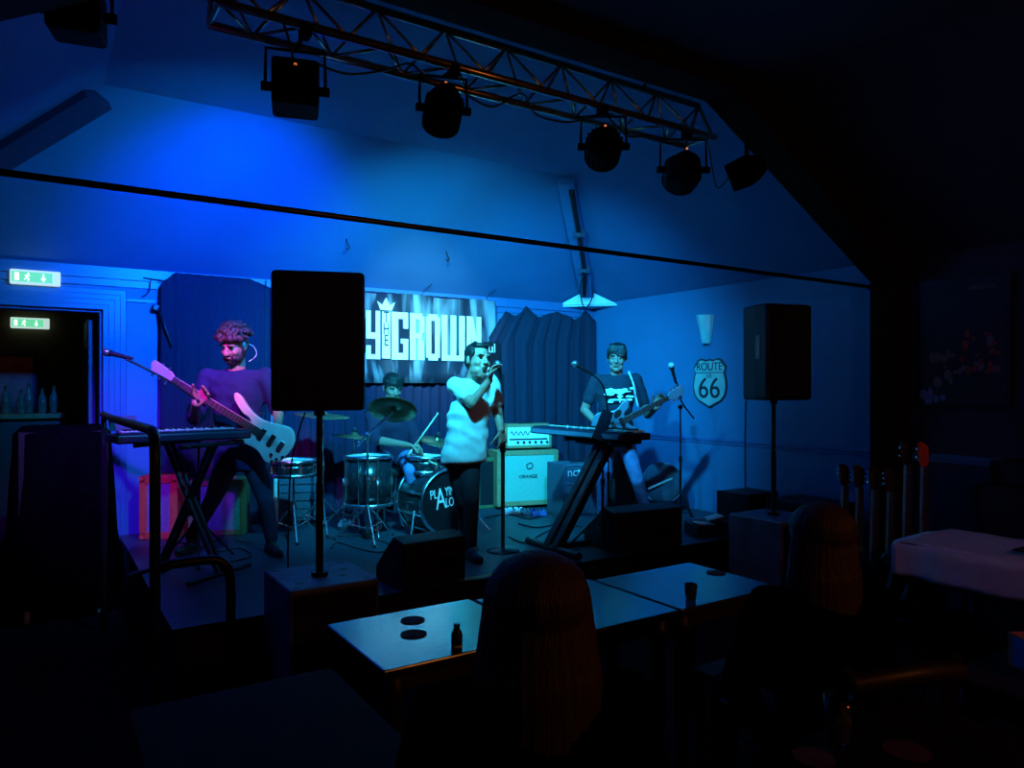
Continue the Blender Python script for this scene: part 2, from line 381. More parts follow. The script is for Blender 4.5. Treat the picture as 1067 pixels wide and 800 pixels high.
# timber frame over the front of the stage: post, rafters, collar
bz = 1.65 + 1.89; ku, kl = 3.69, 0.82
b = MB(); v0 = FRV - .24
b.prism([(kl, v0, bz), (ku, v0, bz), (gx1, v0, CZ - .0), (gx0, v0, CZ - .0)], (0, .24, 0))
b.prism([(ku, v0, bz), (WALLR, v0, 2.43), (WALLR, v0, WT), (gx1, v0, CZ)], (0, .24, 0))
b.prism([(kl, v0, bz), (WALLL, v0, 2.43), (WALLL, v0, WT), (gx0, v0, CZ)], (0, .24, 0))
struct(b.build('trim_7', 'beam'))
struct(MB().bb((WALLR - .13, v0 + .02, 0), (WALLR, FRV, 2.46)).build('trim_8', 'beam', bevel=.006))
struct(MB().bb((WALLL, v0 + .02, 0), (WALLL + .13, FRV, 2.46)).build('trim_9', 'beam', bevel=.006))
# tie rod
t = thing('tie_rod', 'long dark steel tie rod spanning the room above the stage front', 'rod', (2.2, FRV, 2.459))
MB().cyl((WALLL + .02, FRV, 2.459), (WALLR - .05, FRV, 2.459), .014).build('rod', 'darkmetal', t, smooth=False)
for x in (WALLR - .10, WALLL + .10): MB().cyl((x - .03, FRV, 2.459), (x + .03, FRV, 2.459), .03, n=6).build('end_nut', 'darkmetal', t)
# lobby beyond the door
LB = 9.15
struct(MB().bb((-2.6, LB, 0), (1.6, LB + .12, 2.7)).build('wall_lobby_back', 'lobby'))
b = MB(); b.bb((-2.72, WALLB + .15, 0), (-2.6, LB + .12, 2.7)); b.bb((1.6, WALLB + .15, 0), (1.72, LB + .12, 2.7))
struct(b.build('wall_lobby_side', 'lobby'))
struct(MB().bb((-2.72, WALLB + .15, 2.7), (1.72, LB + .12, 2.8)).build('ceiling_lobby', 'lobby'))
struct(MB().bb((-2.72, WALLB + .15, -.15), (1.72, LB + .12, 0)).build('floor_lobby', 'floor'))

# ------------------------------------------------------------------ stage
t = thing('stage_platform', 'low wooden stage platform with worn boards under the band', 'stage', (3.1, 5.5, 0))
SL, SF = .58, 4.12
MB().bb((SL, SF, ST - .03), (WALLR - .03, WALLB - .03, ST)).build('deck', 'stage', t)
MB().bb((SL + .02, SF + .02, 0), (WALLR - .05, WALLB - .05, ST - .03)).build('skirt', 'black', t)
MB().bb((SL, SF - .006, ST - .04), (WALLR - .03, SF, ST)).build('nosing', 'darkmetal', t)

# ------------------------------------------------------------------ guard rail
t = thing('guard_rail', 'black tubular steel guard rail beside the stage steps at left', 'railing', (.43, 3.54, 0))
zt = 1.65 - .19
b = MB(); b.tube([(.37, 5.65, zt + .01), (.385, 5.3, zt), (.40, 4.6, zt), (.425, 3.75, zt), (.43, 3.60, zt - .015), (.43, 3.54, zt - .10), (.43, 3.54, zt - .3), (.43, 3.54, .7), (.43, 3.54, .01)], .023, n=12)
b.build('top_rail', 'blackplastic', t, smooth=True)
b = MB(); zl = .867
b.tube([(.45, 3.54, zl - .02), (.50, 3.54, zl), (.64, 3.54, zl), (.71, 3.54, zl - .02), (.745, 3.54, zl - .10), (.745, 3.54, .5), (.745, 3.54, .01)], .022, n=12)
b.build('lower_loop', 'blackplastic', t, smooth=True)
b = MB(); b.tube([(.37, 5.62, zt - .01), (.37, 5.62, .7), (.37, 5.62, .01)], .02, n=10); b.build('rear_post', 'blackplastic', t, smooth=True)
for x, y in ((.43, 3.54), (.745, 3.54), (.37, 5.62)): MB().cyl((x, y, 0), (x, y, .012), .055).build('floor_flange', 'blackplastic', t)

# ------------------------------------------------------------------ curtains and banner
def curtain(u0, u1, v, ztop, zbot, nm_label, m, folds, topfn=None, amp=.035, leftfn=None, cat='curtain', seedv=0):
    nu = int((u1 - u0) * 60); nz_ = 26; vs = []; fs = []
    for j in range(nz_ + 1):
        tz = j / nz_
        for i in range(nu + 1):
            s = i / nu; uu = u0 + (u1 - u0) * s
            if leftfn: uu = leftfn(tz) + (u1 - leftfn(tz)) * s
            zt_ = ztop(s) if callable(ztop) else ztop
            z = zt_ + (zbot - zt_) * tz
            a = amp * (0.35 + 0.65 * tz)
            d = a * (math.sin(s * folds * 2 * PI + .8 * math.sin(tz * 2 + s * 9)) + .4 * math.sin(s * folds * 4.7 * PI + 1.3))
            d += .012 * noise.noise(Vector((s * 9 + seedv, tz * 3, 0)))
            vs.append((uu, v + d, z))
    for j in range(nz_):
        for i in range(nu):
            a = j * (nu + 1) + i; fs.append((a, a + 1, a + nu + 2, a + nu + 1))
    b = MB(); b.add(vs, fs)
    o = b.build('curtain', m, smooth=True)
    sd = o.modifiers.new('sol', 'SOLIDIFY'); sd.thickness = .006
    rehome(o, ((u0 + u1) / 2, v, zbot))
    tag(o, nm_label, cat); return o
curtain(.88, 1.80, WALLB - .14, lambda s: 2.645 - .10 * max(0, .12 - s) / .12 - .07 * max(0, s - .8) / .2, ST + .01, 'plain navy curtain hanging on the wall behind the bass player', 'curtain', 11, amp=.02)
curtain(1.88, 4.22, WALLB - .10, 2.62, ST + .01, 'wide navy curtain hanging behind the drums and below the banner', 'curtain', 22, amp=.03, seedv=3)
def topw(s): return 2.56 - .09 * abs(math.sin(s * 3.2 * PI + .5)) - (.10 if s < .05 else 0) + .02 * math.sin(s * 30)
curtain(4.10, WALLR - .08, WALLB - .19, topw, ST + .01, 'slate blue curtain with scalloped top in the right back corner', 'curtainr', 8, amp=.025, leftfn=lambda tz: 4.28 - .22 * min(1, tz / .16), seedv=9)

BV = WALLB - .185
def bu(px): return onv(px, HOR, BV).x
def bz_(px, py): return onv(px, py, BV).z
t = thing('banner', 'wide black banner with big white lettering and smoky pale print on the back wall', 'banner', (3.0, BV, 1.70))
u0, u1 = bu(283), 4.23
vs = []; fs = []; N = 90
for j in range(9):
    for i in range(N + 1):
        s = i / N; uu = u0 + (u1 - u0) * s
        vs.append((uu, BV + .012 * math.sin(s * 46) + .006 * math.sin(s * 23 + j * .4), 2.60 - .012 * math.sin(s * 19) * (j < 1) - j / 8 * .90))
for j in range(8):
    for i in range(N): a = j * (N + 1) + i; fs.append((a, a + 1, a + N + 2, a + N + 1))
o = MB().add(vs, fs).build('banner_cloth', 'banner', t, smooth=True)
sd = o.modifiers.new('sol', 'SOLIDIFY'); sd.thickness = .003
LT, LBm = 2.415, 1.935    # lettering top / bottom
def lt(px0, px1, strokes, nm='letter', z0=LBm, z1=LT):
    a, c = bu(px0), bu(px1); b = MB()
    for k_, poly in enumerate(strokes):
        b.prism([(a + (c - a) * x, BV - .028 - .0007 * k_, z0 + (z1 - z0) * y) for x, y in poly], (0, .004, 0))
    return b.build(nm, 'white', t)
def R4(x0, y0, x1, y1): return [(x0, y0), (x1, y0), (x1, y1), (x0, y1)]
lt(283, 288, [R4(0, .05, 1, .50)])
lt(380.5, 395, [R4(0, .42, .32, 1), R4(.68, 0, 1, 1), R4(.3, .42, .7, .55), R4(0, 0, .7, .10), R4(0, .0, .32, .28)])
lt(407, 424, [R4(0, 0, .40, 1), R4(.38, .86, 1, 1), R4(.7, .66, 1, .9), R4(.38, 0, 1, .14), R4(.7, .10, 1, .44), R4(.55, .34, 1, .44)])
lt(426, 441, [R4(0, 0, .40, 1), R4(.38, .87, .85, 1), [(.66, .55), (1, .6), (1, .93), (.66, .96)], R4(.38, .46, .85, .58), [(.55, 0), (1, 0), (.95, .42), (.55, .5)]])
lt(443, 457, [R4(0, .06, .36, .94), R4(.64, .06, 1, .94), R4(.15, .86, .85, 1), R4(.15, 0, .85, .14)])
lt(459, 483, [R4(0, 0, .24, 1), R4(.38, 0, .62, 1), R4(.76, 0, 1, 1), R4(.2, 0, .8, .12)])
lt(485, 500, [R4(0, 0, .32, 1), R4(.68, 0, 1, 1), [(.1, 1), (.42, 1), (.95, 0), (.6, 0)]])
# small framed THE column with a crown above
lt(397, 405.5, [R4(0, .02, 1, 1)], 'word_panel')
uc = (bu(397) + bu(405.5)) / 2
for ch, z in (('T', 2.35), ('H', 2.235), ('E', 2.12)):
    text(ch, 'small_letter', 'signink', t, (uc, BV - .033, z), (1, 0, 0), (0, 0, 1), .165, .002, .62)
cz0 = LT + .012; w = .10
MB().prism([(uc + x * w, BV - .028, cz0 + y) for x, y in [(-.6, 0), (.6, 0), (.95, .085), (.42, .05), (0, .125), (-.42, .05), (-.95, .085)]], (0, .004, 0)).build('crown_emblem', 'white', t)
# hanging hooks
for px in (440, 507):
    p = onv(px, 306 if px < 500 else 314, WALLB - .09)
    o = MB().tube([(p.x, p.y, 2.60), (p.x + .01, p.y, 2.66), (p.x + .07, p.y - .08, 2.735)], .004, n=6).build('banner_cord', 'cable', t)
# small printed pennant hanging over the right curtain
t = thing('pennant', 'small black pennant with white print on the slate curtain behind the singer', 'pennant', (4.27, WALLB - .27, 1.85))
pa = onv(503, 356, WALLB - .27); pb = onv(521, 408, WALLB - .27)
MB().bb((pa.x, WALLB - .275, pb.z), (pb.x, WALLB - .268, pa.z)).build('cloth', 'drumblack', t)
text('ul', 'print', 'white', t, ((pa.x + pb.x) / 2, WALLB - .279, pa.z - .07), (1, 0, 0), (0, 0, 1), .14, .001, 1)
b = MB()
random.seed(3)
for k in range(9):
    c = Vector((pa.x + .03 + random.random() * (pb.x - pa.x - .08), WALLB - .278, pb.z + .03 + random.random() * .24)); b.box(c, (.05, .003, .03), Matrix.Rotation(random.random() * 3, 3, 'Y'))
b.build('graphic', 'white', t)

# ------------------------------------------------------------------ exit signs
def exit_sign(c, w, h, label):
    t = thing('exit_sign', label, 'sign', c)
    c = Vector(c)
    MB().box(c + Vector((0, -.03, 0)), (w, .06, h)).build('housing', 'exitcase', t, bevel=.01)
    pw = w * .80; px = c.x - w * .06
    MB().box(Vector((px, c.y - .062, c.z)), (pw, .005, h * .70)).build('panel', 'exit', t)
    # running figure, arrow and doorway
    k = h * .30; b = MB(); y = c.y - .067; x = px - pw * .12
    b.sph((x + .15 * k, y, c.z + .72 * k), (.2 * k, .004, .2 * k))
    for (x0, z0, x1, z1) in ((0, .5, -.15, -.2), (0, .4, .45, .15), (0, .4, -.5, .2), (-.15, -.2, .3, -.5), (.3, -.5, .1, -.95), (-.15, -.2, -.6, -.6)):
        b.cyl((x + x0 * k, y, c.z + z0 * k), (x + x1 * k, y, c.z + z1 * k), .11 * k, n=6)
    b.build('running_figure', 'exitw', t)
    x = px + pw * .27; b = MB(); b.box((x, y, c.z + .25 * k), (.25 * k, .004, 1.1 * k)); b.prism([(x - .5 * k, y - .002, c.z - .2 * k), (x + .5 * k, y - .002, c.z - .2 * k), (x, y - .002, c.z - .95 * k)], (0, .004, 0))
    b.build('arrow', 'exitw', t)
    MB().box((px - pw * .38, y, c.z), (.8 * k, .004, 1.7 * k)).build('door_pictogram', 'exitw', t)
exit_sign(onv(37, 290, WALLB - .03), .34, .115, 'lit green exit sign on the blue wall above the doorway')
exit_sign(onv(31.5, 337, LB - .03), .34, .11, 'lit exit sign inside the dark lobby seen through the doorway')

# ------------------------------------------------------------------ lobby things
t = thing('bar_counter', 'dark bar counter with an orange timber edge inside the lobby', 'bar', (-.7, 8.3, 0))
MB().bb((-2.3, 8.15, 0), (.18, 8.55, 1.36)).build('body', 'tablewood', t)
MB().bb((-2.35, 8.08, 1.36), (.22, 8.6, 1.41)).build('counter_top', 'barwood', t, bevel=.01)
t = thing('picture', 'wide red picture panel on the lobby wall under the exit sign', 'picture', (-.55, LB - .02, 1.6))
MB().bb((-1.4, LB - .03, 1.45), (.0, LB - .005, 2.02)).build('frame', 'tablewood', t)
MB().bb((-1.35, LB - .036, 1.50), (-.05, LB - .03, 1.97)).build('print', 'barred', t)
for i, (px, hh) in enumerate(((6, .26), (22, .22), (30, .28), (44, .24), (56, .26))):
    p = onv(px, 430, 8.25); b = MB()
    b.lathe([(.034, 0), (.036, .01), (.036, hh * .6), (.014, hh * .78), (.013, hh), (.016, hh)], (p.x, 8.25, 1.41), n=14)
    o = b.build('bottle', 'bottle', smooth=True); rehome(o, (p.x, 8.25, 1.41))
    tag(o, ('leftmost', 'second from left', 'middle', 'second from right', 'rightmost')[i] + ' of the dark bottles standing on the lobby bar', 'bottle', 'bottles on the lobby bar')

# ------------------------------------------------------------------ small wall things
# route sign on the right wall
UW = WALLR - .012
cy = (onu(722, HOR, UW).y + onu(758, HOR, UW).y) / 2; cz = onu(740, 399, UW).z
t = thing('route_sign', 'shield shaped white enamel ROUTE 66 road sign on the right wall', 'sign', (UW, cy, cz))
half = [(0, .245), (.05, .235), (.11, .252), (.15, .24), (.185, .20), (.215, .165), (.20, .13), (.195, .10), (.215, .03), (.222, -.05), (.20, -.13), (.15, -.185), (.08, -.215), (0, -.255)]
def shield(k, x, dxx, m, nm):
    pts = [(a * k, c * k) for a, c in half] + [(-a * k, c * k) for a, c in half[1:-1][::-1]]
    MB().prism([(x, cy - a, cz + c) for a, c in pts], (dxx, 0, 0)).build(nm, m, t)
shield(1.0, UW - .004, .012, 'signink', 'border'); shield(.92, UW - .008, .004, 'signgrey', 'shield_face')
MB().box((UW - .010, cy, cz + .105), (.003, .37, .008)).build('divider', 'signink', t)
text('ROUTE', 'route_lettering', 'signink', t, (UW - .010, cy, cz + .163), (0, -1, 0), (0, 0, 1), .115, .002, .92)
text('US', 'state_lettering', 'signink', t, (UW - .010, cy, cz + .068), (0, -1, 0), (0, 0, 1), .055, .002, 1)
text('66', 'number', 'signink', t, (UW - .010, cy, cz - .060), (0, -1, 0), (0, 0, 1), .295, .004, 1.0)
# tapered wall light
p = onu(737, 343, UW)
t = thing('wall_light', 'tapered white wall light above the road sign', 'light', (UW, p.y, p.z - .15))
vs = []
for (z, w, d) in ((-.145, .045, .06), (.14, .095, .13)):
    for a in (-1, -.5, 0, .5, 1): vs.append((UW - d * (1 - a * a * .55) , p.y + a * w, p.z + z))
b = MB(); b.add(vs + [(UW, p.y - .045, p.z - .145), (UW, p.y + .045, p.z - .145), (UW, p.y - .095, p.z + .14), (UW, p.y + .095, p.z + .14)], [(i, i + 1, i + 6, i + 5) for i in range(4)] + [(10, 0, 5, 12), (11, 13, 9, 4), (10, 11, 4, 3, 2, 1, 0), (10, 12, 13, 11)])
b.build('shade', 'offwhite', t)
MB().box((UW - .01, p.y, p.z - .13), (.02, .06, .02)).build('bracket', 'offwhite', t)
# framed poster, right
ya, yb = onu(960, HOR, UW).y, onu(1055, HOR, UW).y; z1 = onu(1000, 289, UW).z; z0 = onu(1000, 424, UW).z
t = thing('poster', 'large dark framed concert poster on the right wall by the post', 'poster', (UW, (ya + yb) / 2, z0))
MB().bb((UW - .02, yb, z0), (UW + .01, ya, z1)).build('frame', 'blackplastic', t, bevel=.004)
MB().bb((UW - .024, yb + .03, z0 + .03), (UW - .02, ya - .03, z1 - .03)).build('print', 'pic', t)
random.seed(5)
def blot(x0, x1, y0, y1, m, nm, n):
    b = MB(); qq = onu((x0 + x1) / 2, (y0 + y1) / 2, UW); b.box((UW - .0245, qq.y, qq.z), (.001, .01, .02))
    for k in range(n):
        pp = onu(x0 + random.random() * (x1 - x0), y0 + random.random() * (y1 - y0), UW)
        b.sph((UW - .025, pp.y, pp.z), (.002, .012 + random.random() * .02, .01 + random.random() * .035), n=8, m=5)
    b.build(nm, m, t)
blot(972, 1000, 365, 400, 'picpale', 'pale_figure', 10); blot(1004, 1042, 345, 388, 'picred', 'red_figures', 16); blot(1000, 1040, 350, 390, 'picpale', 'pale_figures', 7); blot(962, 985, 408, 418, 'picblue', 'blue_lettering', 7)
pp = onu(1025, 299, UW)
text('ARIZONA', 'headline', 'picpale', t, (UW - .026, pp.y, pp.z), (0, -1, 0), (0, 0, 1), .05, .001, .8)
# two ceiling hooks
for px, py, lb in ((361, 249, 'small dark hook on the sloping ceiling over the left speaker'), (465, 262, 'small dark hook on the sloping ceiling above the banner lettering')):
    # intersect with hip plane of the back slope
    n = Vector((0, (CZ - WT), INS)).normalized(); q0 = Vector((0, WALLB, WT)); rr = ray(px, py)
    p = CAM + rr * ((q0 - CAM).dot(n) / rr.dot(n))
    o = MB().tube([p, p + Vector((0, -.02, -.04)), p + Vector((.02, -.02, -.07)), p + Vector((.0, -.03, -.10)), p + Vector((-.02, -.03, -.08))], .006, n=6).build('ceiling_hook', 'cable', smooth=True)
    rehome(o, p); tag(o, lb, 'hook')
# conduit with clamp on the hip strip
t = thing('conduit', 'dark conduit pipe with clamps hanging in the back right corner', 'pipe', (5.2, 6.5, 2.7))
pts = [Vector((gx1 + .0, cv + .0, CZ - .13)), Vector((gx1 + .75, cv + .72, CZ - .13 - .46))]
q = [W(601, 195, 7.2), W(596, 250, 7.65), W(602, 290, 8.2)]
q = [Vector((4.20, 5.44, 3.50)), Vector((4.62, 5.86, 3.22)), Vector((5.05, 6.31, 2.95)), Vector((5.28, 6.60, 2.72))]
MB().tube(q, .028, n=10).build('pipe', 'darkmetal', t, smooth=True)
for k in (1, 2): MB().box(q[k], (.09, .09, .07)).build('clamp', 'steel', t, bevel=.006)
MB().tube([q[2] + Vector((0, 0, -.03)), q[2] + Vector((-.06, 0, -.2)), q[3] + Vector((0, 0, -.15)), q[3] + Vector((.12, 0, .0)), q[2] + Vector((.1, .05, .04))], .007, n=6).build('loose_cable', 'cable', t, smooth=True)
# bracket arm over left curtain
p = onv(160, 290, WALLB - .06)
t = thing('curtain_bracket', 'thin black bracket with looped wire at the left curtain corner', 'bracket', (p.x, WALLB - .05, p.z))
MB().cyl((p.x - .08, WALLB - .06, p.z), (p.x + .12, WALLB - .06, p.z - .02), .007).build('arm', 'cable', t)
MB().tube([(p.x - .02, WALLB - .06, p.z - .01), (p.x - .04, WALLB - .06, p.z - .12), (p.x - .09, WALLB - .05, p.z - .16)], .004, n=6).build('wire', 'cable', t)
p2 = onv(165, 321, WALLB - .06)
MB().box((p2.x, WALLB - .07, p2.z), (.10, .06, .05)).build('clip', 'blackplastic', t, bevel=.008)
MB().tube([(p2.x, WALLB - .10, p2.z), (p2.x + .03, WALLB - .2, p2.z - .15), (p2.x + .09, WALLB - .2, p2.z - .33)], .008, n=6).build('lead', 'cable', t)

# ================================================================== TRUSS AND STAGE LAMPS
t = thing('lighting_truss', 'long triangular metal lighting truss hung in front of the ceiling beam', 'truss', (2.25, 3.5, 3.35))
tu0, tu1 = .67, 3.82
ch = {'a': (3.52, 3.595), 'b': (3.40, 3.35), 'c': (3.64, 3.35)}
for k in 'abc':
    v, z = ch[k]; MB().cyl((tu0, v, z), (tu1 + (.03 if k == 'b' else 0), v, z), .022, n=12).build('chord', 'truss', t, smooth=True)
n = 16
def lace(k1, k2, nm):
    b = MB()
    for i in range(n):
        xa = tu0 + (tu1 - tu0) * i / n; xb = tu0 + (tu1 - tu0) * (i + 1) / n
        p, q = (ch[k1], ch[k2]) if i % 2 == 0 else (ch[k2], ch[k1])
        b.cyl((xa, p[0], p[1]), (xb, q[0], q[1]), .008, n=8)
    b.build(nm, 'truss', t, smooth=True)
lace('a', 'b', 'front_lacing'); lace('a', 'c', 'rear_lacing'); lace('b', 'c', 'bottom_lacing')
for x in (tu0, tu1):
    b = MB()
    for k1, k2 in (('a', 'b'), ('b', 'c'), ('c', 'a')): b.cyl((x, *ch[k1]), (x, *ch[k2]), .012, n=8)
    b.build('end_frame', 'truss', t)
for x in (tu0 + .5, tu1 - .5):
    MB().cyl((x, 3.52, 3.59), (x, 3.52, CZ - .005), .012).build('hanger', 'darkmetal', t)

def lamp(label, c, shape, r, aim, lensm, hang, group='stage lamps on the rig', L=.22, cat='stage lamp', ledon=True):
    """c centre of body; aim direction; hang = z of mounting tube"""
    c = Vector(c); aim = Vector(aim).normalized()
    t = thing('stage_lamp', label, cat, c, group=group)
    z = aim; x = z.cross(UP).normalized(); y = x.cross(z); R = basis(x, y, z)
    if shape == 'square':
        hs = r
        b = MB(); b.box(c, (2 * hs, 2 * hs, L), R); b.build('body', 'lampblack', t, bevel=.018)
        b = MB()
        for k in range(-3, 4): b.box(c - z * (L / 2 + .008) + x * k * hs * .25, (.008, 1.7 * hs, .02), R)
        b.build('cooling_fin', 'lampblack', t)
        lensr = hs * .85
    elif shape == 'round':
        b = MB(); b.lathe([(.02, -L * .62), (r * .55, -L * .58), (r * .85, -L * .38), (r, -L * .1), (r, L * .42), (r * 1.04, L * .42), (r * 1.04, L * .5), (r * .9, L * .5)], c, R, n=24); b.build('body', 'lampblack', t, auto=True)
        b = MB()
        for k in range(22):
            a = 2 * PI * k / 22; d = x * math.cos(a) + y * math.sin(a); b.box(c + d * r * 1.0 + z * L * .05, (.012, .012, L * .6), R @ Matrix.Rotation(a, 3, 'Z'))
        b.build('cooling_fin', 'lampblack', t)
        lensr = r * .88
    else:
        b = MB(); b.lathe([(r * .55, -L * .55), (r * .98, -L * .2), (r * 1.08, 0), (r, L * .5)], c, R @ Matrix.Rotation(PI / 6, 3, 'Z'), n=6); b.build('body', 'lampblack', t)
        b = MB(); b.lathe([(r * .9, L * .5), (r * .95, L * .56), (r * .8, L * .56)], c, R, n=24); b.build('lens_ring', 'lampblack', t)
        lensr = r * .78
    MB().cyl(c + z * (L * .5 + .002), c + z * (L * .5 + .012), lensr, n=24).build('lens', lensm, t)
    # yoke
    xh = Vector((x.x, x.y, 0)).normalized(); w = r + .03; top = c + UP * (r + .075)
    b = MB(); b.tube([c - xh * w, c - xh * w + UP * .06, top - xh * w * .98, top, top + xh * w * .98, c + xh * w + UP * .06, c + xh * w], .008, n=6, smooth=0); b.build('yoke', 'lampblack', t)
    for s in (-1, 1): MB().cyl(c + xh * s * (w - .035), c + xh * s * (w + .02), .022, n=10).build('knob', 'lampblack', t)
    hz = hang[2]; hp = Vector(hang)
    b = MB(); b.cyl(top, hp, .011, n=8); b.box(hp - UP * .01, (.045, .06, .06)); b.build('clamp', 'lampblack', t)
    if ledon: MB().sph(c - z * (L * .5 + .012) + y * r * .62 + x * .0, .0075, n=8, m=6).build('indicator', 'led', t)
    return c + z * (L * .5 + .03)
G = 'stage lamps on the rig'
lp = {}
lp[1] = lamp('large square black stage lamp hanging near the left end of the truss', W(308, 93, 3.50), 'square', .108, (.30, 1.0, -.02), 'lens_blue', (1.05, 3.40, 3.33))
lp[2] = lamp('round black stage lamp under the truss, next right from the square one', W(462, 114, 3.95), 'round', .10, (.25, .80, -.50), 'lens_cyan', (1.84, 3.40, 3.33))
lp[3] = lamp('round black stage lamp hanging between the other round one and the faceted one', W(629, 153, 4.45), 'round', .108, (.55, .80, -.20), 'lens_cyan', (2.86, 3.40, 3.33))
lp[4] = lamp('faceted black stage lamp hanging at the right end of the truss', W(712, 177, 4.85), 'hex', .125, (.45, .75, -.3), 'lens_blue', (3.60, 3.42, 3.33))
pr = W(778, 178, 4.95)
lp[5] = lamp('dim black stage lamp on the sloping ceiling, right of the truss end', pr, 'hex', .10, (-.55, .75, -.35), 'lens_blue', (pr.x + .02, pr.y, CZ - .0 - (pr.x - gx1) * (CZ - WT) / INS - .03), ledon=False)
lp[6] = lamp('black stage lamp hanging alone at the top left corner', W(80, 14, 3.05), 'square', .10, (.20, .95, .10), 'lens_violet', tuple(W(80, 14, 3.05) + Vector((0, 0, .19))), ledon=False)
# hanging rod for the lone left lamp up to the beam
# truss cables
def cable(label, pts, r=.006, cat='cable', group=None, m='cable'):
    o = MB().tube(pts, r, n=6).build('cable', m, smooth=True); rehome(o, pts[0]); tag(o, label, cat, group); return o
B = 3.33
cable('black cable looping from the truss left end into the square lamp', [(.95, 3.40, B), (.98, 3.38, 3.22), (1.0, 3.42, 3.17)], .006)
cable('long black cable sagging under the truss between square and round lamps', [(1.08, 3.40, 3.19), (1.25, 3.40, 3.17), (1.45, 3.42, 3.24), (1.6, 3.42, B - .02), (1.72, 3.42, 3.24), (1.80, 3.42, 3.22)], .006)
cable('black cable drooping under the truss between the two round lamps', [(1.9, 3.42, 3.24), (2.1, 3.44, 3.20), (2.3, 3.44, 3.32), (2.4, 3.44, 3.22), (2.62, 3.44, 3.22), (2.8, 3.46, 3.29)], .006)
cable('short cable with plug dangling right of the second round lamp', [(2.95, 3.46, B), (3.1, 3.46, 3.24), (3.22, 3.44, 3.25)], .007)
cable('black cable running from truss right end to the ceiling lamp', [(3.80, 3.42, B + .02), (3.88, 3.45, 3.15), (4.0, 3.5, 3.05), (pr.x - .12, pr.y, pr.z)], .006)
cable('thin black cable rising to the left from the left truss end', [(tu0, 3.42, 3.36), (.52, 3.42, 3.36), (.40, 3.43, 3.42), (.30, 3.44, 3.60)], .006)
cable('thin black cable hanging at the left curtain gap beside the speaker', [onv(277, 292, WALLB - .16), onv(277, 400, WALLB - .16), onv(278, 470, WALLB - .16)], .006)
cable('thin wire hanging down the right wall left of the speaker', [onu(781, 390, WALLR - .03), onu(777, 420, WALLR - .03), onu(776, 480, WALLR - .03), onu(777, 520, WALLR - .03)], .006)

# ================================================================== SPEAKERS
def pa(label, c, rz, zb, w, h, d, sublabel, sub, m='black'):
    t = thing('pa_speaker', label, 'speaker', (c[0], c[1], zb), rz, 'PA speakers on poles')
    x0 = w / 2; x1 = w / 2 * .72
    prof = [(-x0, -d * .5), (x0, -d * .5), (x0, -d * .1), (x1, d * .5), (-x1, d * .5), (-x0, -d * .1)]
    MB().prism([(x, y, 0) for x, y in prof], (0, 0, h)).build('cabinet', 'black', t, bevel=.022, world=False)
    b = MB(); b.prism([(-x0 + .012, -d * .5 - .008, .014), (x0 - .012, -d * .5 - .008, .014), (x0 - .012, -d * .5 - .008, h - .014), (-x0 + .012, -d * .5 - .008, h - .014)], (0, .012, 0)); b.build('grille', 'grille', t, bevel=.015, world=False)
    MB().box((0, -d * .5 - .010, .11), (.06, .004, .02)).build('badge', 'darkmetal', t, world=False)
    for s in (-1, 1): 
        MB().box((s * (x0 - .0), -d * .22, h * .55), (.012, .05, .18)).build('handle', 'blackplastic', t, world=False, bevel=.004)
    # pole
    tp = thing('speaker_pole', sublabel[0], 'pole', (c[0], c[1], sub[2]), rz)
    b = MB(); b.cyl((0, 0, .005), (0, 0, (zb - sub[2]) * .55), .020); b.cyl((0, 0, (zb - sub[2]) * .5), (0, 0, zb - sub[2] - .002), .0165); b.build('tube', 'blackplastic', tp, world=False, smooth=False)
    MB().cyl((0, 0, 0), (0, 0, .02), .045).build('socket', 'darkmetal', tp, world=False)
    MB().cyl((0, 0, zb - sub[2] - .03), (0, 0, zb - sub[2]), .03).build('collar', 'blackplastic', tp, world=False)
    ts = thing('subwoofer', sublabel[1], 'speaker', (sub[0], sub[1], 0), sub[5], 'subwoofers under the PA speakers')
    sw, sd_ = sub[3], sub[4]; hz = sub[2] - .002
    MB().bb((-sw / 2, -sd_ / 2, .02), (sw / 2, sd_ / 2, hz)).build('cabinet', 'sub', ts, bevel=.012, world=False)
    MB().bb((-sw / 2 + .02, -sd_ / 2 - .010, .05), (sw / 2 - .02, -sd_ / 2 + .004, hz - .03)).build('grille', 'grille', ts, world=False)
    b = MB()
    for sx in (-1, 1):
        for sy in (-1, 1): MB().cyl((sx * (sw / 2 - .05), sy * (sd_ / 2 - .05), 0), (sx * (sw / 2 - .05), sy * (sd_ / 2 - .05), .022), .022).build('foot', 'blackplastic', ts, world=False)
    for sx, sy in ((-1, -1), (1, -1), (1, 1), (-1, 1), (-.8, -.6), (.8, .2), (.5, -.4)): MB().cyl((sx * (sw / 2 - .05), sy * (sd_ / 2 - .05), hz), (sx * (sw / 2 - .05), sy * (sd_ / 2 - .05), hz + .0015), .022, n=12).build('stacking_cup', 'blackplastic', ts, world=False)
pl = W(333, 404, 3.9)
subz = .65
pa('big black PA speaker on a pole in front of the bass player', (pl.x, pl.y + .0), math.radians(-20), W(333, 428, 3.72).z, .465, .715, .38,
   ('black pole rising from the left subwoofer to its speaker', 'left scuffed subwoofer on the floor in front of the stage'), (pl.x + .01, pl.y + .02, subz, .47, .50, 0))
pr_ = W(806, 404, 5.75)
pa('black PA speaker on a pole by the right wall near the road sign', (pr_.x, pr_.y), math.radians(-12), W(808, 417, 5.6).z, .43, .74, .36,
   ('black pole rising from the right subwoofer to its speaker', 'right subwoofer on the floor below the speaker near the right wall'), (pr_.x, pr_.y, subz, .47, .50, 0))
for o in bpy.data.objects:
    if o.name.startswith('speaker_pole') and o.location.x > 3: o.rotation_euler.y = math.radians(0)
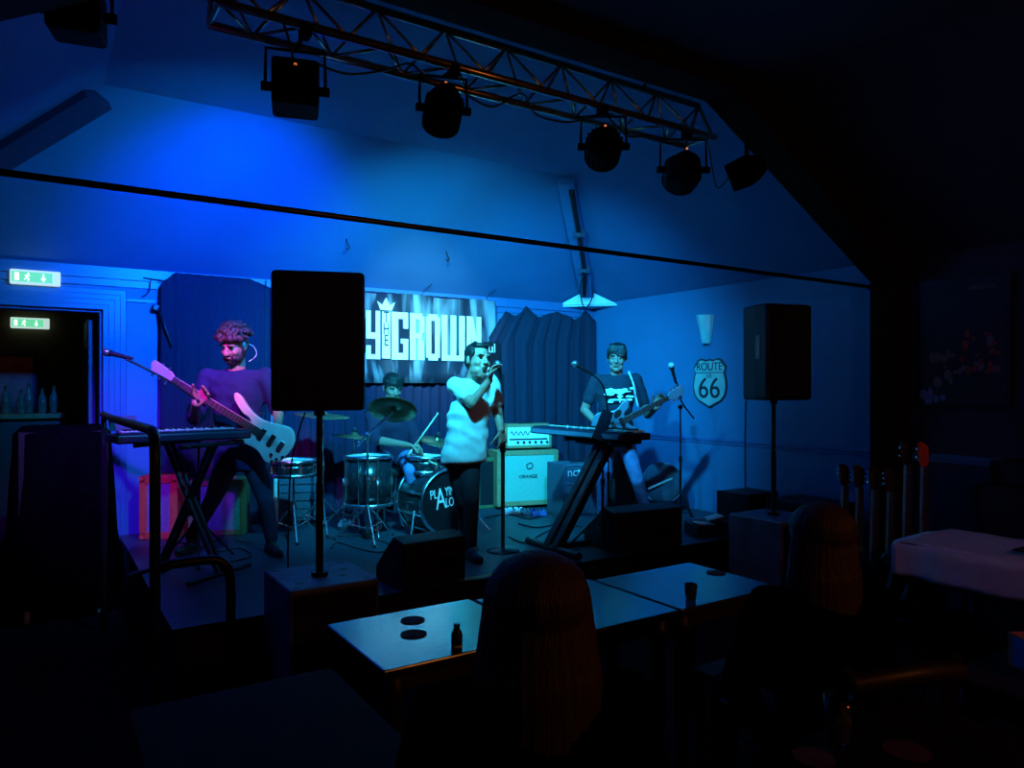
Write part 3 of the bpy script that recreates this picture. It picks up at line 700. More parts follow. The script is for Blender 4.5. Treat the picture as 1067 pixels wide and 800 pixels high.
# wedge monitors
def wedge(label, c, rz, w=.47, h=.31, d=.38):
    t = thing('stage_monitor', label, 'speaker', c, rz, 'wedge monitors on the stage edge')
    # audience side is -y: tall back, sloping grille towards +y
    prof = [(-d * .5, 0), (d * .5, 0), (d * .5, h * .28), (-d * .12, h), (-d * .5, h * .92)]
    MB().prism([(-w / 2, y, z) for y, z in prof], (w, 0, 0)).build('cabinet', 'black', t, bevel=.012, world=False)
    y0, z0, y1, z1 = d * .5, h * .28, -d * .12, h
    dirv = Vector((0, y1 - y0, z1 - z0)).normalized(); nn = Vector((0, -dirv.z, dirv.y)) * -1
    p0 = Vector((0, y0, z0)) + dirv * .03 + Vector((0, .004, .004)); p1 = Vector((0, y1, z1)) - dirv * .03 + Vector((0, .004, .004))
    q = Vector((w / 2 - .03, 0, 0))
    MB().prism([p0 - q, p0 + q, p1 + q, p1 - q], (0, .006, .006)).build('grille', 'grille', t, world=False)
    for s in (-1, 1): MB().box((s * w / 2, -d * .1, h * .45), (.008, .12, .05)).build('handle', 'blackplastic', t, bevel=.003, world=False)
    MB().box((w * .2, -d * .5 - .003, h * .4), (.14, .008, .09)).build('socket_plate', 'darkmetal', t, world=False)
wl = W(432, 404, 4.86)
wedge('black wedge monitor on the stage edge in front of the drums', (wl.x, SF + .22, ST), math.radians(4), .46)
wedge('black wedge monitor on the stage edge in front of the guitarist', (3.98, SF + .24, ST), math.radians(-6), .66, .33, .42)

# ================================================================== AMPS
def cab(label, c, rz, w, h, d, tol, cloth, parts=None, band=.035, name='guitar_cabinet', cat='amplifier', logo=None, top_extra=False):
    t = thing(name, label, cat, c, rz)
    b = MB(); b.bb((-w / 2, -d / 2 + .02, 0), (w / 2, d / 2, h)); b.bb((-w / 2, -d / 2, 0), (-w / 2 + band, -d / 2 + .03, h)); b.bb((w / 2 - band, -d / 2, 0), (w / 2, -d / 2 + .03, h)); b.bb((-w / 2, -d / 2, 0), (w / 2, -d / 2 + .03, band)); b.bb((-w / 2, -d / 2, h - band), (w / 2, -d / 2 + .03, h))
    b.build('cabinet', tol, t, bevel=.006, world=False)
    MB().bb((-w / 2 + band, -d / 2 + .008, band), (w / 2 - band, -d / 2 + .024, h - band)).build('grille_cloth', cloth, t, world=False)
    MB().box((0, 0, h + .012), (.16, .03, .012)).build('handle', 'blackplastic', t, world=False, bevel=.004)
    for sx in (-1, 1):
        for z in (.02, h - .02): MB().box((sx * (w / 2 - .02), -d / 2 - .002, z), (.035, .01, .035)).build('corner_guard', tol, t, world=False, bevel=.004)
    return t
ca = W(545, 404, 7.72)
rzc = math.radians(-14)
t = cab('tan framed guitar cabinet with pale grille behind the singer', (ca.x, ca.y, ST + .03), rzc, .68, .57, .32, 'tan', 'grillecloth', band=.05)
def loc_text(s, t, x, y, z, size, m, nm, xs=1):
    o = text(s, nm, m, None, (x, y, z), (1, 0, 0), (0, 0, 1), size, .002, xs); o.parent = t; return o
loc_text('ORANGE', t, 0, -.158, .30, .05, 'signink', 'logo')
b = MB(); b.tube([(-.02, -.158, .42), (.03, -.158, .44), (.05, -.158, .40), (0, -.158, .38), (-.02, -.158, .42)], .006, n=5); b.build('crest', 'signink', t, world=False)
# amp head
R_ = rotz(rzc)
hp = Vector((ca.x, ca.y, 0)) + R_ @ Vector((.02, 0, 0))
t = thing('amplifier_head', 'small tan amplifier head with bright white panel on top of the pale cabinet', 'amplifier', (hp.x, hp.y, ST + .03 + .57 + .022), rzc)
w, h, d = .52, .25, .24
b = MB(); b.bb((-w / 2, -d / 2 + .02, 0), (w / 2, d / 2, h)); b.bb((-w / 2, -d / 2, 0), (-w / 2 + .03, -d / 2 + .03, h)); b.bb((w / 2 - .03, -d / 2, 0), (w / 2, -d / 2 + .03, h)); b.bb((-w / 2, -d / 2, 0), (w / 2, -d / 2 + .03, .03)); b.bb((-w / 2, -d / 2, h - .03), (w / 2, -d / 2 + .03, h))
b.build('sleeve', 'tan', t, bevel=.006, world=False)
MB().bb((-w / 2 + .03, -d / 2 + .006, .03), (w / 2 - .03, -d / 2 + .024, h - .03)).build('front_panel', 'white', t, world=False)
MB().bb((-w / 2 + .05, -d / 2, .085), (w / 2 - .05, -d / 2 + .008, .10)).build('divider_strip', 'signink', t, world=False)
for k in range(6): MB().cyl((-.12 + k * .065, -d / 2 + .008, .06), (-.12 + k * .065, -d / 2 - .012, .06), .013, n=10).build('knob', 'blackplastic', t, world=False)
b = MB(); b.tube([(-.20 + .22 * i / 16, -d / 2 + .004, .155 + .02 * math.sin(i * 1.7)) for i in range(17)], .005, n=5); b.build('script_logo', 'signink', t, world=False, smooth=True)
MB().box((0, 0, h + .01), (.16, .03, .012)).build('handle', 'blackplastic', t, world=False, bevel=.004)
# head feet
MB().bb((-w / 2 + .05, -d / 2 + .05, -.022), (w / 2 - .05, d / 2 - .05, 0)).build('foot', 'blackplastic', t, world=False)
# wood sided cabinet half hidden behind singer
cb = W(503, 404, 8.1)
cab('olive side cabinet half hidden behind the singer and the pale cabinet', (cb.x - .16, 6.60, ST + .002), math.radians(-8), .36, .52, .30, 'greentolex', 'drumblack')
# black amp with letters
cc = W(601, 404, 7.35)
t = cab('charcoal bass amplifier with white letters behind the keyboard stand', (cc.x, cc.y, ST + .002), math.radians(-8), .50, .50, .34, 'ampblack', 'ampblack', band=.02, name='bass_amplifier')
loc_text('nct', t, -.13, -.172, .42, .12, 'white', 'logo', 1)
MB().bb((-.22, -.174, .31), (.22, -.168, .318)).build('trim_line', 'keystrip', t, world=False)
MB().bb((-.24, -.174, .486), (.24, -.165, .494)).build('top_line', 'keystrip', t, world=False)
# left red cab and teal cab
cd = W(171, 404, 6.15)
cab('orange red guitar cabinet seen behind the keyboard stand', (cd.x, cd.y, ST + .002), math.radians(-25), .30, .52, .30, 'red', 'purple', band=.06)
ce = W(229, 404, 6.28)
cab('olive framed cabinet with teal cloth between the bass player\'s legs', (ce.x, ce.y, ST + .002), math.radians(-20), .46, .47, .28, 'greentolex', 'tealcloth', band=.05)
# tall narrow black box left of the red cab
bx = onz(146, 560, ST)
# white/grey ladder like rack behind drums: keyboard drawers
ra = W(312, 404, 6.75)
t = thing('equipment_rack', 'grey slatted equipment rack with pale posts behind the left drum', 'rack', (ra.x, ra.y, ST), math.radians(-20))
MB().bb((-.17, -.1, .04), (.17, .12, .58)).build('drawer_stack', 'ampblack', t, world=False)
b = MB()
for k in range(7): b.bb((-.16, -.108, .07 + k * .075), (.16, -.10, .075 + k * .075))
b.build('slot_line', 'signink', t, world=False)
for s in (-1, 1): MB().cyl((s * .20, -.09, 0), (s * .20, -.09, .62), .022).build('post', 'offwhite', t, world=False)
MB().bb((-.22, -.12, .58), (.22, .14, .61)).build('top_board', 'blackplastic', t, world=False)

# pedals in front of pale cab
def pedal(c, m, label, w=.12, rz=0):
    t = thing('effects_pedal', label, 'pedal', c, rz, 'effects pedals in front of the pale cabinet')
    MB().prism([(-w / 2, -.06, 0), (-w / 2, .06, 0), (-w / 2, .06, .055), (-w / 2, -.06, .03)], (w, 0, 0)).build('housing', m, t, bevel=.006, world=False)
    MB().cyl((0, -.03, .03), (0, -.03, .055), .012).build('foot_switch', 'chrome', t, world=False)
    for s in (-1, 0, 1): MB().cyl((s * w * .3, .03, .045), (s * w * .3, .03, .062), .009, n=8).build('knob', 'blackplastic', t, world=False)
for px, py, m, lb, w in ((535, 535, 'white', 'white effects pedal, leftmost in front of the pale cabinet', .20), (549, 536, 'keystrip', 'grey effects pedal between the white and blue pedals', .12), (561, 537, 'bluebox', 'blue effects pedal, rightmost in front of the pale cabinet', .14)):
    p = onz(px, py, ST); pedal((p.x, p.y, ST + .001), m, lb, w, -.4)
for px, py, m, lb in ((389, 552, 'offwhite', 'pale effects pedal on the floor left of the kick drum'), (361, 548, 'white', 'small white pedal under the floor tom')):
    p = onz(px, py, ST); pedal((p.x, p.y, ST + .001), m, lb, .13, -.6)

# ================================================================== DRUMS
def lug(b, c, z0, z1, r, k, n):
    a = 2 * PI * k / n; b.cyl((c[0] + r * math.cos(a), c[1] + r * math.sin(a), z0), (c[0] + r * math.cos(a), c[1] + r * math.sin(a), z1), .005, n=6)
def drum_up(label, c, r, h, legs=None, nm='floor_tom', headm='drumhead'):
    """standing drum, c = centre of bottom rim (world)"""
    t = thing(nm, label, 'drum', c)
    b = MB(); b.lathe([(r, .015), (r, h - .015)], c, n=36); b.build('shell', 'drumshell', t, auto=True)
    for z in (0, h - .02):
        b = MB(); b.lathe([(r + .002, z), (r + .016, z), (r + .016, z + .03), (r + .002, z + .03)], c, n=36, ring=True); b.build('hoop', 'chrome', t, auto=True)
    MB().cyl(Vector(c) + UP * (h - .005), Vector(c) + UP * (h + .001), r - .002, n=36).build('drum_head', headm, t)
    for k in range(8):
        b = MB(); lug(b, c, c[2] + .02, c[2] + h, r + .012, k, 8)
        a = 2 * PI * k / 8; b.box((c[0] + (r + .006) * math.cos(a), c[1] + (r + .006) * math.sin(a), c[2] + h * .5), (.03, .03, .06), rotz(a))
        b.build('tension_rod', 'chrome', t)
    if legs:
        for k in range(3):
            a = 2 * PI * k / 3 + .5; d = Vector((math.cos(a), math.sin(a), 0))
            b = MB(); b.tube([Vector(c) + d * (r + .02) + UP * h * .55, Vector(c) + d * (r + .02) + UP * (-legs * .6), Vector(c) + d * (r + .05) + UP * (-legs + .004)], .007, n=8)
            b.build('leg', 'chrome', t, smooth=True)
    return t
ft = W(384, 404, 6.25)
drum_up('large dark floor tom with chrome hoops left of the kick drum', (ft.x, ft.y, 1.65 - 122 / F * 6.25), .195, .42, legs=1.65 - 122 / F * 6.25 - ST)
# kick drum
kc = W(468, 404, 6.1); KR = .28; kc = Vector((kc.x, kc.y, ST + KR + .012)); kd = Vector((.10, -1, 0)).normalized()
kx = kd.cross(UP).normalized() * -1; KB = basis(kx, UP, kd)    # local z = facing direction
if KB.determinant() < 0: kx = -kx; KB = basis(kx, UP, kd)
t = thing('kick_drum', 'dark kick drum with white words on its black front head', 'drum', (kc.x, kc.y, ST))
KD = .40
MB().lathe([(KR - .012, -KD), (KR - .012, -.01)], kc, KB, n=44).build('shell', 'drumshell', t, auto=True)
for z in (-KD - .01, -.022):
    MB().lathe([(KR - .02, z), (KR, z), (KR, z + .032), (KR - .02, z + .032)], kc, KB, n=44, ring=True).build('hoop', 'chrome', t, auto=True)
MB().cyl(kc - kd * .012, kc - kd * .002, KR - .018, n=44).build('front_head', 'drumblack', t)
MB().cyl(kc - kd * (KD + .002), kc - kd * (KD - .004), KR - .018, n=44).build('rear_head', 'drumhead', t)
for k in range(10):
    a = 2 * PI * k / 10 + .3; d = kx * math.cos(a) + UP * math.sin(a)
    b = MB(); b.cyl(kc + d * (KR + .006) - kd * .0, kc + d * (KR + .006) - kd * .14, .006, n=6); b.cyl(kc + d * (KR + .006) - kd * .24, kc + d * (KR + .006) - kd * KD, .006, n=6); b.cyl(kc + d * (KR) - kd * .12, kc + d * (KR) - kd * .26, .014, n=8)
    b.build('tension_rod', 'chrome', t)
for s in (-1, 1):
    MB().tube([kc + kx * s * KR * .95 - UP * .06 - kd * .12, kc + kx * s * (KR + .12) - UP * (KR + .0) + kd * .04], .008, n=6).build('spur', 'chrome', t)
kp = kc + kd * .004
wx = kx
if wx.dot(RT) < 0: wx = -wx
def kt(s, x, z, size, nm, xs=.8): text(s, nm, 'white', t, kp + wx * x + UP * z, wx + UP * .09, UP - wx * .09, size, .002, xs)
kt('PL', -.155, .075, .105, 'lettering', .70); kt('A', -.085, .030, .25, 'big_letter', .62); kt('YING', .025, .095, .105, 'lettering', .55); kt('LO', .005, .0, .105, 'lettering', .62)
# rack tom & snare near drummer's hands
sn = W(444, 404, 6.3)
drum_up('shallow chrome rimmed snare drum at the drummer\'s hands', (sn.x, sn.y + .0, 1.65 - 88 / F * 6.3), .17, .14, nm='snare_drum')
t = thing('snare_stand', 'chrome folding stand holding the snare drum behind the kick', 'stand', (sn.x, sn.y, ST))
zz = 1.65 - 88 / F * 6.3
MB().cyl((sn.x, sn.y, ST + .15), (sn.x, sn.y, zz - .02), .012).build('tube', 'chrome', t)
for k in range(3):
    a = 2 * PI * k / 3; d = Vector((math.cos(a), math.sin(a), 0)); 
    MB().cyl((sn.x, sn.y, ST + .28), Vector((sn.x, sn.y, ST + .01)) + d * .2, .007, n=6).build('leg', 'chrome', t)
    MB().cyl((sn.x, sn.y, zz - .04), Vector((sn.x, sn.y, zz - .005)) + d * .15, .007, n=6).build('basket_arm', 'chrome', t)
# second snare at left on stand
s2 = W(306, 404, 6.0); z2 = 1.65 - 92 / F * 6.0
drum_up('black shallow side drum on a stand left of the speaker pole', (s2.x, s2.y, z2), .17, .13, nm='snare_drum')
def tripod(t, c, top, r=.011, spread=.28, m='chrome', legz=.30):
    c = Vector(c)
    b = MB(); b.cyl(c + UP * .10, c + UP * (top - c.z) * .55, r * 1.15, n=10); b.cyl(c + UP * (top - c.z) * .5, Vector((c.x, c.y, top)), r * .8, n=10); b.build('tube', m, t, smooth=False)
    for k in range(3):
        a = 2 * PI * k / 3 + .35; d = Vector((math.cos(a), math.sin(a), 0))
        g = MB(); g.cyl(c + UP * legz, c + d * spread + UP * .012, r * .7, n=8); g.cyl(c + UP * .10 + d * .01, c + d * spread * .55 + UP * legz * .45, r * .45, n=6)
        l = g.build('leg', m, t)
        MB().sph(c + d * spread + UP * .012, .013, n=8, m=6).build('rubber_foot', 'blackplastic', l)
    MB().cyl(c + UP * ((top - c.z) * .53), c + UP * ((top - c.z) * .53 + .05), r * 1.7, n=10).build('collar', m, t)
t = thing('drum_stand', 'chrome tripod stand under the left side drum', 'stand', (s2.x, s2.y, ST))
tripod(t, (s2.x, s2.y, ST), z2 - .01, spread=.24)
# cymbals
def cymbal_profile(R, up=.035): return [(.008, up + .012), (R * .10, up + .008), (R * .17, up - .01), (R * .19, up - .018), (R * .6, up - .028), (R, 0), (R, -.0015), (R * .6, up - .030), (R * .19, up - .021), (R * .10, up + .004), (.007, up + .008)]
def cymbal(label, c, Rr, tilt_axis, base, slabel, boomfrom=None, mz=None):
    c = Vector(c); n = Vector(tilt_axis).normalized(); x = n.orthogonal().normalized(); y = n.cross(x); R = basis(x, y, n)
    t = thing('cymbal', label, 'cymbal', c)
    MB().lathe(cymbal_profile(Rr), c, R, n=44).build('plate', 'brass', t, smooth=True)
    b = MB(); b.cyl(c - n * .02, c + n * .085, .005, n=8); b.cyl(c + n * .06, c + n * .085, .015, n=10); b.build('wing_nut', 'chrome', t)
    MB().cyl(c + n * .045, c + n * .062, .02, n=12).build('felt', 'blackplastic', t)
    s = thing('cymbal_stand', slabel, 'stand', base)
    base = Vector(base)
    if boomfrom is None:
        tripod(s, base, (c - n * .02).z)
    else:
        bf = Vector(boomfrom); tripod(s, base, bf.z)
        end = c - n * .02; back = bf + (bf - end) * .45
        MB().cyl(back, end, .009, n=10).build('boom_arm', 'chrome', s)
        MB().sph(bf, .025, n=10, m=7).build('tilter', 'chrome', s); MB().cyl(back, back + (bf - back).normalized() * .04, .016, n=10).build('counterweight', 'chrome', s)
    return t
cA = W(409, 427, 5.75); baseA = onz(385, 556, ST)
jn = W(383, 453, 5.95)
baseA = Vector((jn.x, jn.y, ST))
cymbal('large crash cymbal tilted towards the room in front of the drummer', cA, .192, tuple(FW * .55 + UP * .83), baseA, 'chrome boom stand holding the tilted crash cymbal', boomfrom=jn)
cB = W(336, 433, 6.35)
cymbal('thin cymbal seen edge on beside the big left speaker', cB, .235, (.05, -.10, 1), (cB.x, cB.y, ST), 'chrome tripod stand of the edge-on cymbal behind the speaker pole')
cC = W(369, 455, 6.55)
cymbal('small low cymbal left of the drummer with a pale bell', cC, .20, (.10, -.06, 1), (cC.x, cC.y, ST), 'chrome stand of the small low cymbal behind the floor tom')
cD = W(455, 460, 6.55)
cymbal('dark cymbal half hidden between the drummer and the singer', cD, .17, (.1, -.25, 1), (cD.x + .06, cD.y + .05, ST), 'chrome stand of the dark cymbal behind the snare')
# throne
thr = W(412, 404, 6.72)
t = thing('drum_throne', 'round black drum stool under the drummer', 'stool', (thr.x, thr.y, ST))
MB().lathe([(.15, .44), (.165, .46), (.165, .52), (.14, .545), (.01, .55)], (thr.x, thr.y, ST), n=28).build('seat', 'black', t, smooth=True)
tripod(t, (thr.x, thr.y, ST), ST + .45, r=.016, spread=.24)

# ================================================================== MICROPHONES
def mic(t, p, d, L=.17, nm='microphone', grill='steel'):
    p = Vector(p); d = Vector(d).normalized()   # p = centre of ball, d towards tail
    b = MB(); b.cyl(p + d * .02, p + d * L, .018, .012, n=12); o = b.build('microphone', 'blackplastic', t)
    MB().sph(p, .028, n=14, m=10).build('mic_grille', grill, o, smooth=True)
    MB().cyl(p + d * .022, p + d * .03, .024, n=14).build('mic_ring', 'darkmetal', o)
def micstand(label, base, top, pts=None, micp=None, micd=None, round_base=False, m='darkmetal', grill='steel', r=.010, nomic=False):
    base = Vector(base); t = thing('microphone_stand', label, 'microphone stand', base)
    if round_base:
        MB().lathe([(.01, .03), (.03, .028), (.12, .014), (.128, .006), (.128, 0), (.01, 0)], base, n=30).build('base', m, t, smooth=True)
        b = MB(); b.cyl(base + UP * .02, Vector((base.x, base.y, base.z + (top - base.z) * .6)), r * 1.3); b.cyl(base + UP * (top - base.z) * .55, Vector((base.x, base.y, top)), r * .8); b.build('tube', m, t)
        MB().cyl(base + UP * (top - base.z) * .56, base + UP * ((top - base.z) * .56 + .06), r * 1.9).build('collar', m, t)
    else: tripod(t, base, top, r=r, spread=.27, m=m)
    if pts:
        o = MB().tube(pts, .008, n=8).build('boom_arm', m, t, smooth=True)
        MB().sph(Vector((base.x, base.y, top)), .024, n=10, m=7).build('swivel', m, t)
    if not nomic: mic(t, micp, micd, grill=grill)
    return t
# singer straight stand
sb = onz(524, 574, ST); sb = Vector((sb.x, sb.y, ST)); SD = (sb - CAM).dot(FW)
mp = W(518.5, 379, SD - .03)
micstand('black straight microphone stand held by the singer', sb, W(521, 390, SD).z, round_base=True, micp=mp, micd=W(522, 391, SD + .02) - mp, r=.012)
# guitarist's mic
gb = onz(709, 546, ST); gb = Vector((gb.x, gb.y, ST)); GD = (gb - CAM).dot(FW)
g0 = W(702, 388, GD - .10); g1 = W(710, 418, GD); g2 = W(723, 436, GD + .05)
micstand('black boom microphone stand between the guitarist and the road sign', gb, W(709, 424, GD).z, pts=[g0, W(706, 402, GD - .05), g1, g2], micp=W(699.5, 380.5, GD - .12), micd=g0 - W(699.5, 380.5, GD - .12) + Vector((0, 0, -.02)), grill='offwhite')
# bassist's mic
bb_ = W(207, 404, 5.25); bb_ = Vector((bb_.x, bb_.y, ST))
m0 = W(111, 367, 5.0); m1 = W(127, 371, 5.02)
micstand('black boom microphone stand reaching far left over the keyboard', bb_, W(207, 418, 5.25).z, pts=[W(131, 374, 5.02), W(150, 383, 5.07), W(178, 398, 5.15), W(207, 418, 5.25), W(214, 423, 5.28)], micp=m0, micd=m1 - m0, r=.011)
# gooseneck mic behind keyboard
kb = W(634, 404, 5.95); kb = Vector((kb.x, kb.y, ST))
n0 = W(602, 380, 5.85); n1 = W(612, 386, 5.87)
micstand('slim curved boom microphone stand in front of the guitarist', kb, W(634, 440, 5.95).z, pts=[n0, W(614, 388, 5.87), W(624, 396, 5.9), W(631, 410, 5.92), W(634, 440, 5.95)], micp=W(599, 379, 5.85), micd=n1 - n0, r=.009)

# ================================================================== KEYBOARDS
def keyboard(label, c, rz, L, z, wid=.30, nk=44, flip=False, panel='keystrip'):
    t = thing('keyboard', label, 'keyboard', (c[0], c[1], z), rz)
    MB().bb((-L / 2, -wid / 2, 0), (L / 2, wid / 2, .055)).build('case', 'keycase', t, bevel=.01, world=False)
    MB().bb((-L / 2 + .02, wid / 2 - .14, .056), (L / 2 - .02, wid / 2 - .02, .066)).build('control_panel', 'keycase', t, world=False)
    b = MB()
    for k in range(nk):
        x = -L / 2 + .06 + (L - .12) * k / nk; b.bb((x, -wid / 2 + .005, .056), (x + (L - .12) / nk * .9, -wid / 2 + .14, .072))
    b.build('white_keys', 'keys', t, world=False)
    b = MB()
    for k in range(nk):
        if k % 7 in (2, 6): continue
        x = -L / 2 + .06 + (L - .12) * (k + .7) / nk; b.bb((x, -wid / 2 + .05, .072), (x + .011, -wid / 2 + .14, .082))
    b.build('black_keys', 'blackplastic', t, world=False)
    MB().bb((-L / 2 + .03, wid / 2, .012), (L / 2 - .03, wid / 2 + .004, .044)).build('back_panel', panel, t, world=False)
    for k in range(5): MB().cyl((-.2 + k * .09, wid / 2 - .08, .066), (-.2 + k * .09, wid / 2 - .08, .082), .011, n=10).build('knob', 'offwhite', t, world=False)
    return t
def xstand(label, c, rz, z, half=.30, gap=.10, spread=.42, r=.02):
    t = thing('keyboard_stand', label, 'stand', (c[0], c[1], ST), rz); h = z - ST
    for s in (-1, 1):
        b = MB()
        for y in (-gap / 2, gap / 2): b.cyl((y, -s * half * .75, h - .03), (y + s * .0, s * half, .03), r, n=10)
        b.build('leg', 'darkmetal', t, world=False)
        MB().cyl((-spread / 2, s * half, .022), (spread / 2, s * half, .022), r, n=10).build('foot_bar', 'darkmetal', t, world=False)
        MB().cyl((-spread / 2, -s * half * .75, h - .022), (spread / 2, -s * half * .75, h - .022), r, n=10).build('top_bar', 'darkmetal', t, world=False)
    MB().cyl((-gap, 0, h * .47), (gap, 0, h * .47), .035, n=14).build('pivot', 'darkmetal', t, world=False)
# right keyboard runs along v (long axis = world Y). Player side +u
kz = 1.255
keyboard('long dark keyboard on a stand at stage front centre', (3.75, 4.66, 0), math.radians(90), 1.18, kz)
t = thing('keyboard_stand', 'thick slanted black column stand carrying the stage front keyboard', 'stand', (3.5, 4.5, ST))
tp_, bt_ = Vector((3.78, 4.45, kz - .03)), Vector((3.29, 4.50, ST + .03)); dd_ = (tp_ - bt_).normalized(); sd_v = Vector((0, 1, 0)); nn_ = dd_.cross(sd_v)
for k in (-1, 1): MB().prism([bt_ + sd_v * (k * .052 + a) + nn_ * c_ for a, c_ in ((-.035, -.035), (.035, -.035), (.035, .035), (-.035, .035))], tp_ - bt_).build('column_rail', 'darkmetal', t, bevel=.008)
MB().cyl((3.29, 4.18, ST + .03), (3.29, 4.82, ST + .03), .028).build('foot_bar', 'darkmetal', t)
MB().cyl((3.29, 4.50, ST + .03), (3.98, 4.50, ST + .03), .026).build('floor_bar', 'darkmetal', t)
for y in (4.22, 4.78): MB().cyl((3.62, y, kz - .022), (3.93, y, kz - .022), .02).build('support_arm', 'darkmetal', t)
MB().cyl((3.78, 4.18, kz - .045), (3.78, 4.82, kz - .045), .025).build('top_bar', 'darkmetal', t)
for y in (4.18, 4.82): MB().sph((3.29, y, ST + .03), .031).build('end_cap', 'blackplastic', t, smooth=True)
# left keyboard
lz = 1.30
keyboard('dark keyboard on a folding stand in front of the bass player', (.80, 5.30, 0), math.radians(188), .84, lz, nk=28, panel='keycase')
tl = [o for o in bpy.data.objects if o.name == 'keyboard.001'][0]
xstand('black folding X stand under the left keyboard by the guard rail', (.86, 5.30, 0), math.radians(8), lz - .002, half=.26, gap=.05, spread=.55, r=.016)
bpy.data.objects['keyboard_stand.001'].rotation_euler = (0, 0, math.radians(35))
# tablet holder in front of guitarist
t = thing('music_stand', 'black music stand desk leaning beside the guitarist', 'music stand', tuple(Vector((kb.x + .10, kb.y - .30, ST))))
tp = Vector((kb.x + .10, kb.y - .30, 0)); tc = W(628, 443, 5.60); tp = Vector((tc.x, tc.y, ST)); t.location = tp
Rm = basis(RT, (FW * .5 + UP * .85).normalized(), RT.cross((FW * .5 + UP * .85).normalized()))
MB().box(tc, (.09, .27, .012), Rm @ Matrix.Rotation(-.38, 3, 'Z')).build('desk', 'deskblack', t, bevel=.004)
tripod(t, tp, tc.z - .01, m='darkmetal')

# music stand / laptop shape left of keyboard (pale triangle)
lt_ = W(125, 431, 4.95)
t = thing('sheet_music', 'open song sheet propped on the left end of the left keyboard', 'paper', (.50, 5.30, lz + .06), 0)
MB().box((.46, 5.36, lz + .12), (.16, .006, .10), Matrix.Rotation(-.4, 3, 'X')).build('page', 'ampblack', t)

# ================================================================== GUITARS
GB = [(-.23, 0), (-.215, .10), (-.13, .165), (-.03, .13), (.05, .12), (.13, .155), (.175, .145), (.15, .09), (.085, .05), (.085, -.05), (.12, -.10), (.135, -.13), (.10, -.145), (.03, -.12), (-.04, -.12), (-.13, -.17), (-.21, -.11)]
BBd = [(-.20, 0), (-.185, .09), (-.11, .145), (0, .115), (.10, .09), (.21, .11), (.31, .155), (.36, .15), (.33, .105), (.24, .06), (.16, .045), (.12, -.045), (.17, -.085), (.20, -.125), (.16, -.14), (.09, -.12), (0, -.115), (-.10, -.155), (-.175, -.10)]
SG = [(-.23, 0), (-.21, .10), (-.13, .16), (-.03, .12), (.04, .13), (.10, .15), (.10, .08), (.06, .04), (.06, -.04), (.10, -.08), (.10, -.15), (.04, -.13), (-.03, -.12), (-.13, -.16), (-.21, -.10)]
def guitar(label, origin, nx, nz, outline, nut, bodym, headm, fretm='rosewood', nstr=6, name='electric_guitar', mirror=False, neckm='maple', pickguard=None, strap=None, cat='guitar', group=None, detail=True, hs=1):
    """origin body centre; nx along neck, nz out of the face"""
    nx = Vector(nx).normalized(); nz = (Vector(nz) - nx * Vector(nz).dot(nx)).normalized(); ny = nz.cross(nx)
    o = Vector(origin); t = thing(name, label, cat, o, group=group)
    def P(x, y, z): return o + nx * x + ny * (y if not mirror else -y) + nz * z
    out = curve_closed([(x, y, 0) for x, y in outline], 4)
    MB().prism([P(q.x, q.y, -.022) for q in out], nz * .044).build('body', bodym, t, bevel=.007)
    MB().prism([P(.06, -.03, -.008), P(.06, .03, -.008), P(nut, .021, -.008), P(nut, -.021, -.008)], nz * .03).build('neck', neckm, t, bevel=.008)
    MB().prism([P(.03, -.029, .022), P(.03, .029, .022), P(nut, .021, .022), P(nut, -.021, .022)], nz * .007).build('fretboard', fretm, t)
    b = MB()
    for k in range(1, 20):
        x = nut - (nut + .17) * (1 - 2 ** (-k / 12)); 
        if x > .05: b.box(P(x, 0, .030), (.0025, .048, .003), basis(nx, ny, nz))
    b.build('frets', 'steel', t)
    hl = .17 * hs
    hp_ = [(nut, -.022), (nut, .022), (nut + .04, .04), (nut + hl * .95, .05), (nut + hl, .02), (nut + hl * .85, -.035), (nut + .04, -.038)]
    MB().prism([P(x, y, -.004) for x, y in hp_], nz * .015).build('headstock', headm, t, bevel=.004)
    for k in range(nstr if detail else 0):
        s = 1 if k % 2 else -1; x = nut + .035 + (hl - .06) * k / nstr
        MB().cyl(P(x, s * .036, .004), P(x, s * .062, .004), .007, n=8).build('tuning_peg', 'chrome', t)
    if detail:
        b = MB()
        for k in range(nstr):
            y = -.018 + .036 * k / (nstr - 1); b.cyl(P(-.12, y, .034), P(nut, y * .9, .034), .0009, n=4)
        b.build('strings', 'steel', t)
        for x in (-.045, .035): MB().box(P(x, 0, .026), (.035, .085, .014), basis(nx, ny, nz)).build('pickup', 'blackplastic', t, bevel=.003)
        MB().box(P(-.125, 0, .028), (.035, .075, .016), basis(nx, ny, nz)).build('bridge', 'chrome' if not pickguard else 'darkmetal', t, bevel=.003)
        for x, y in ((-.10, -.085), (-.15, -.095), (-.13, -.125), (-.18, -.06)): MB().cyl(P(x, y, .022), P(x, y, .038), .010, n=10).build('knob', 'blackplastic', t)
    if pickguard:
        for poly in pickguard: MB().prism([P(q.x, q.y, .0222) for q in curve_closed([(x, y, 0) for x, y in poly], 4)], nz * .003).build('pickguard', 'blackplastic', t)
    if strap: MB().tube(strap, .010, n=6).build('strap', 'strapm', t, smooth=True)
    return t
M['strapm'] = mat('checked_strap', (0.55, 0.6, 0.6), 0.8, var=0.6, scale=18, bump=0)

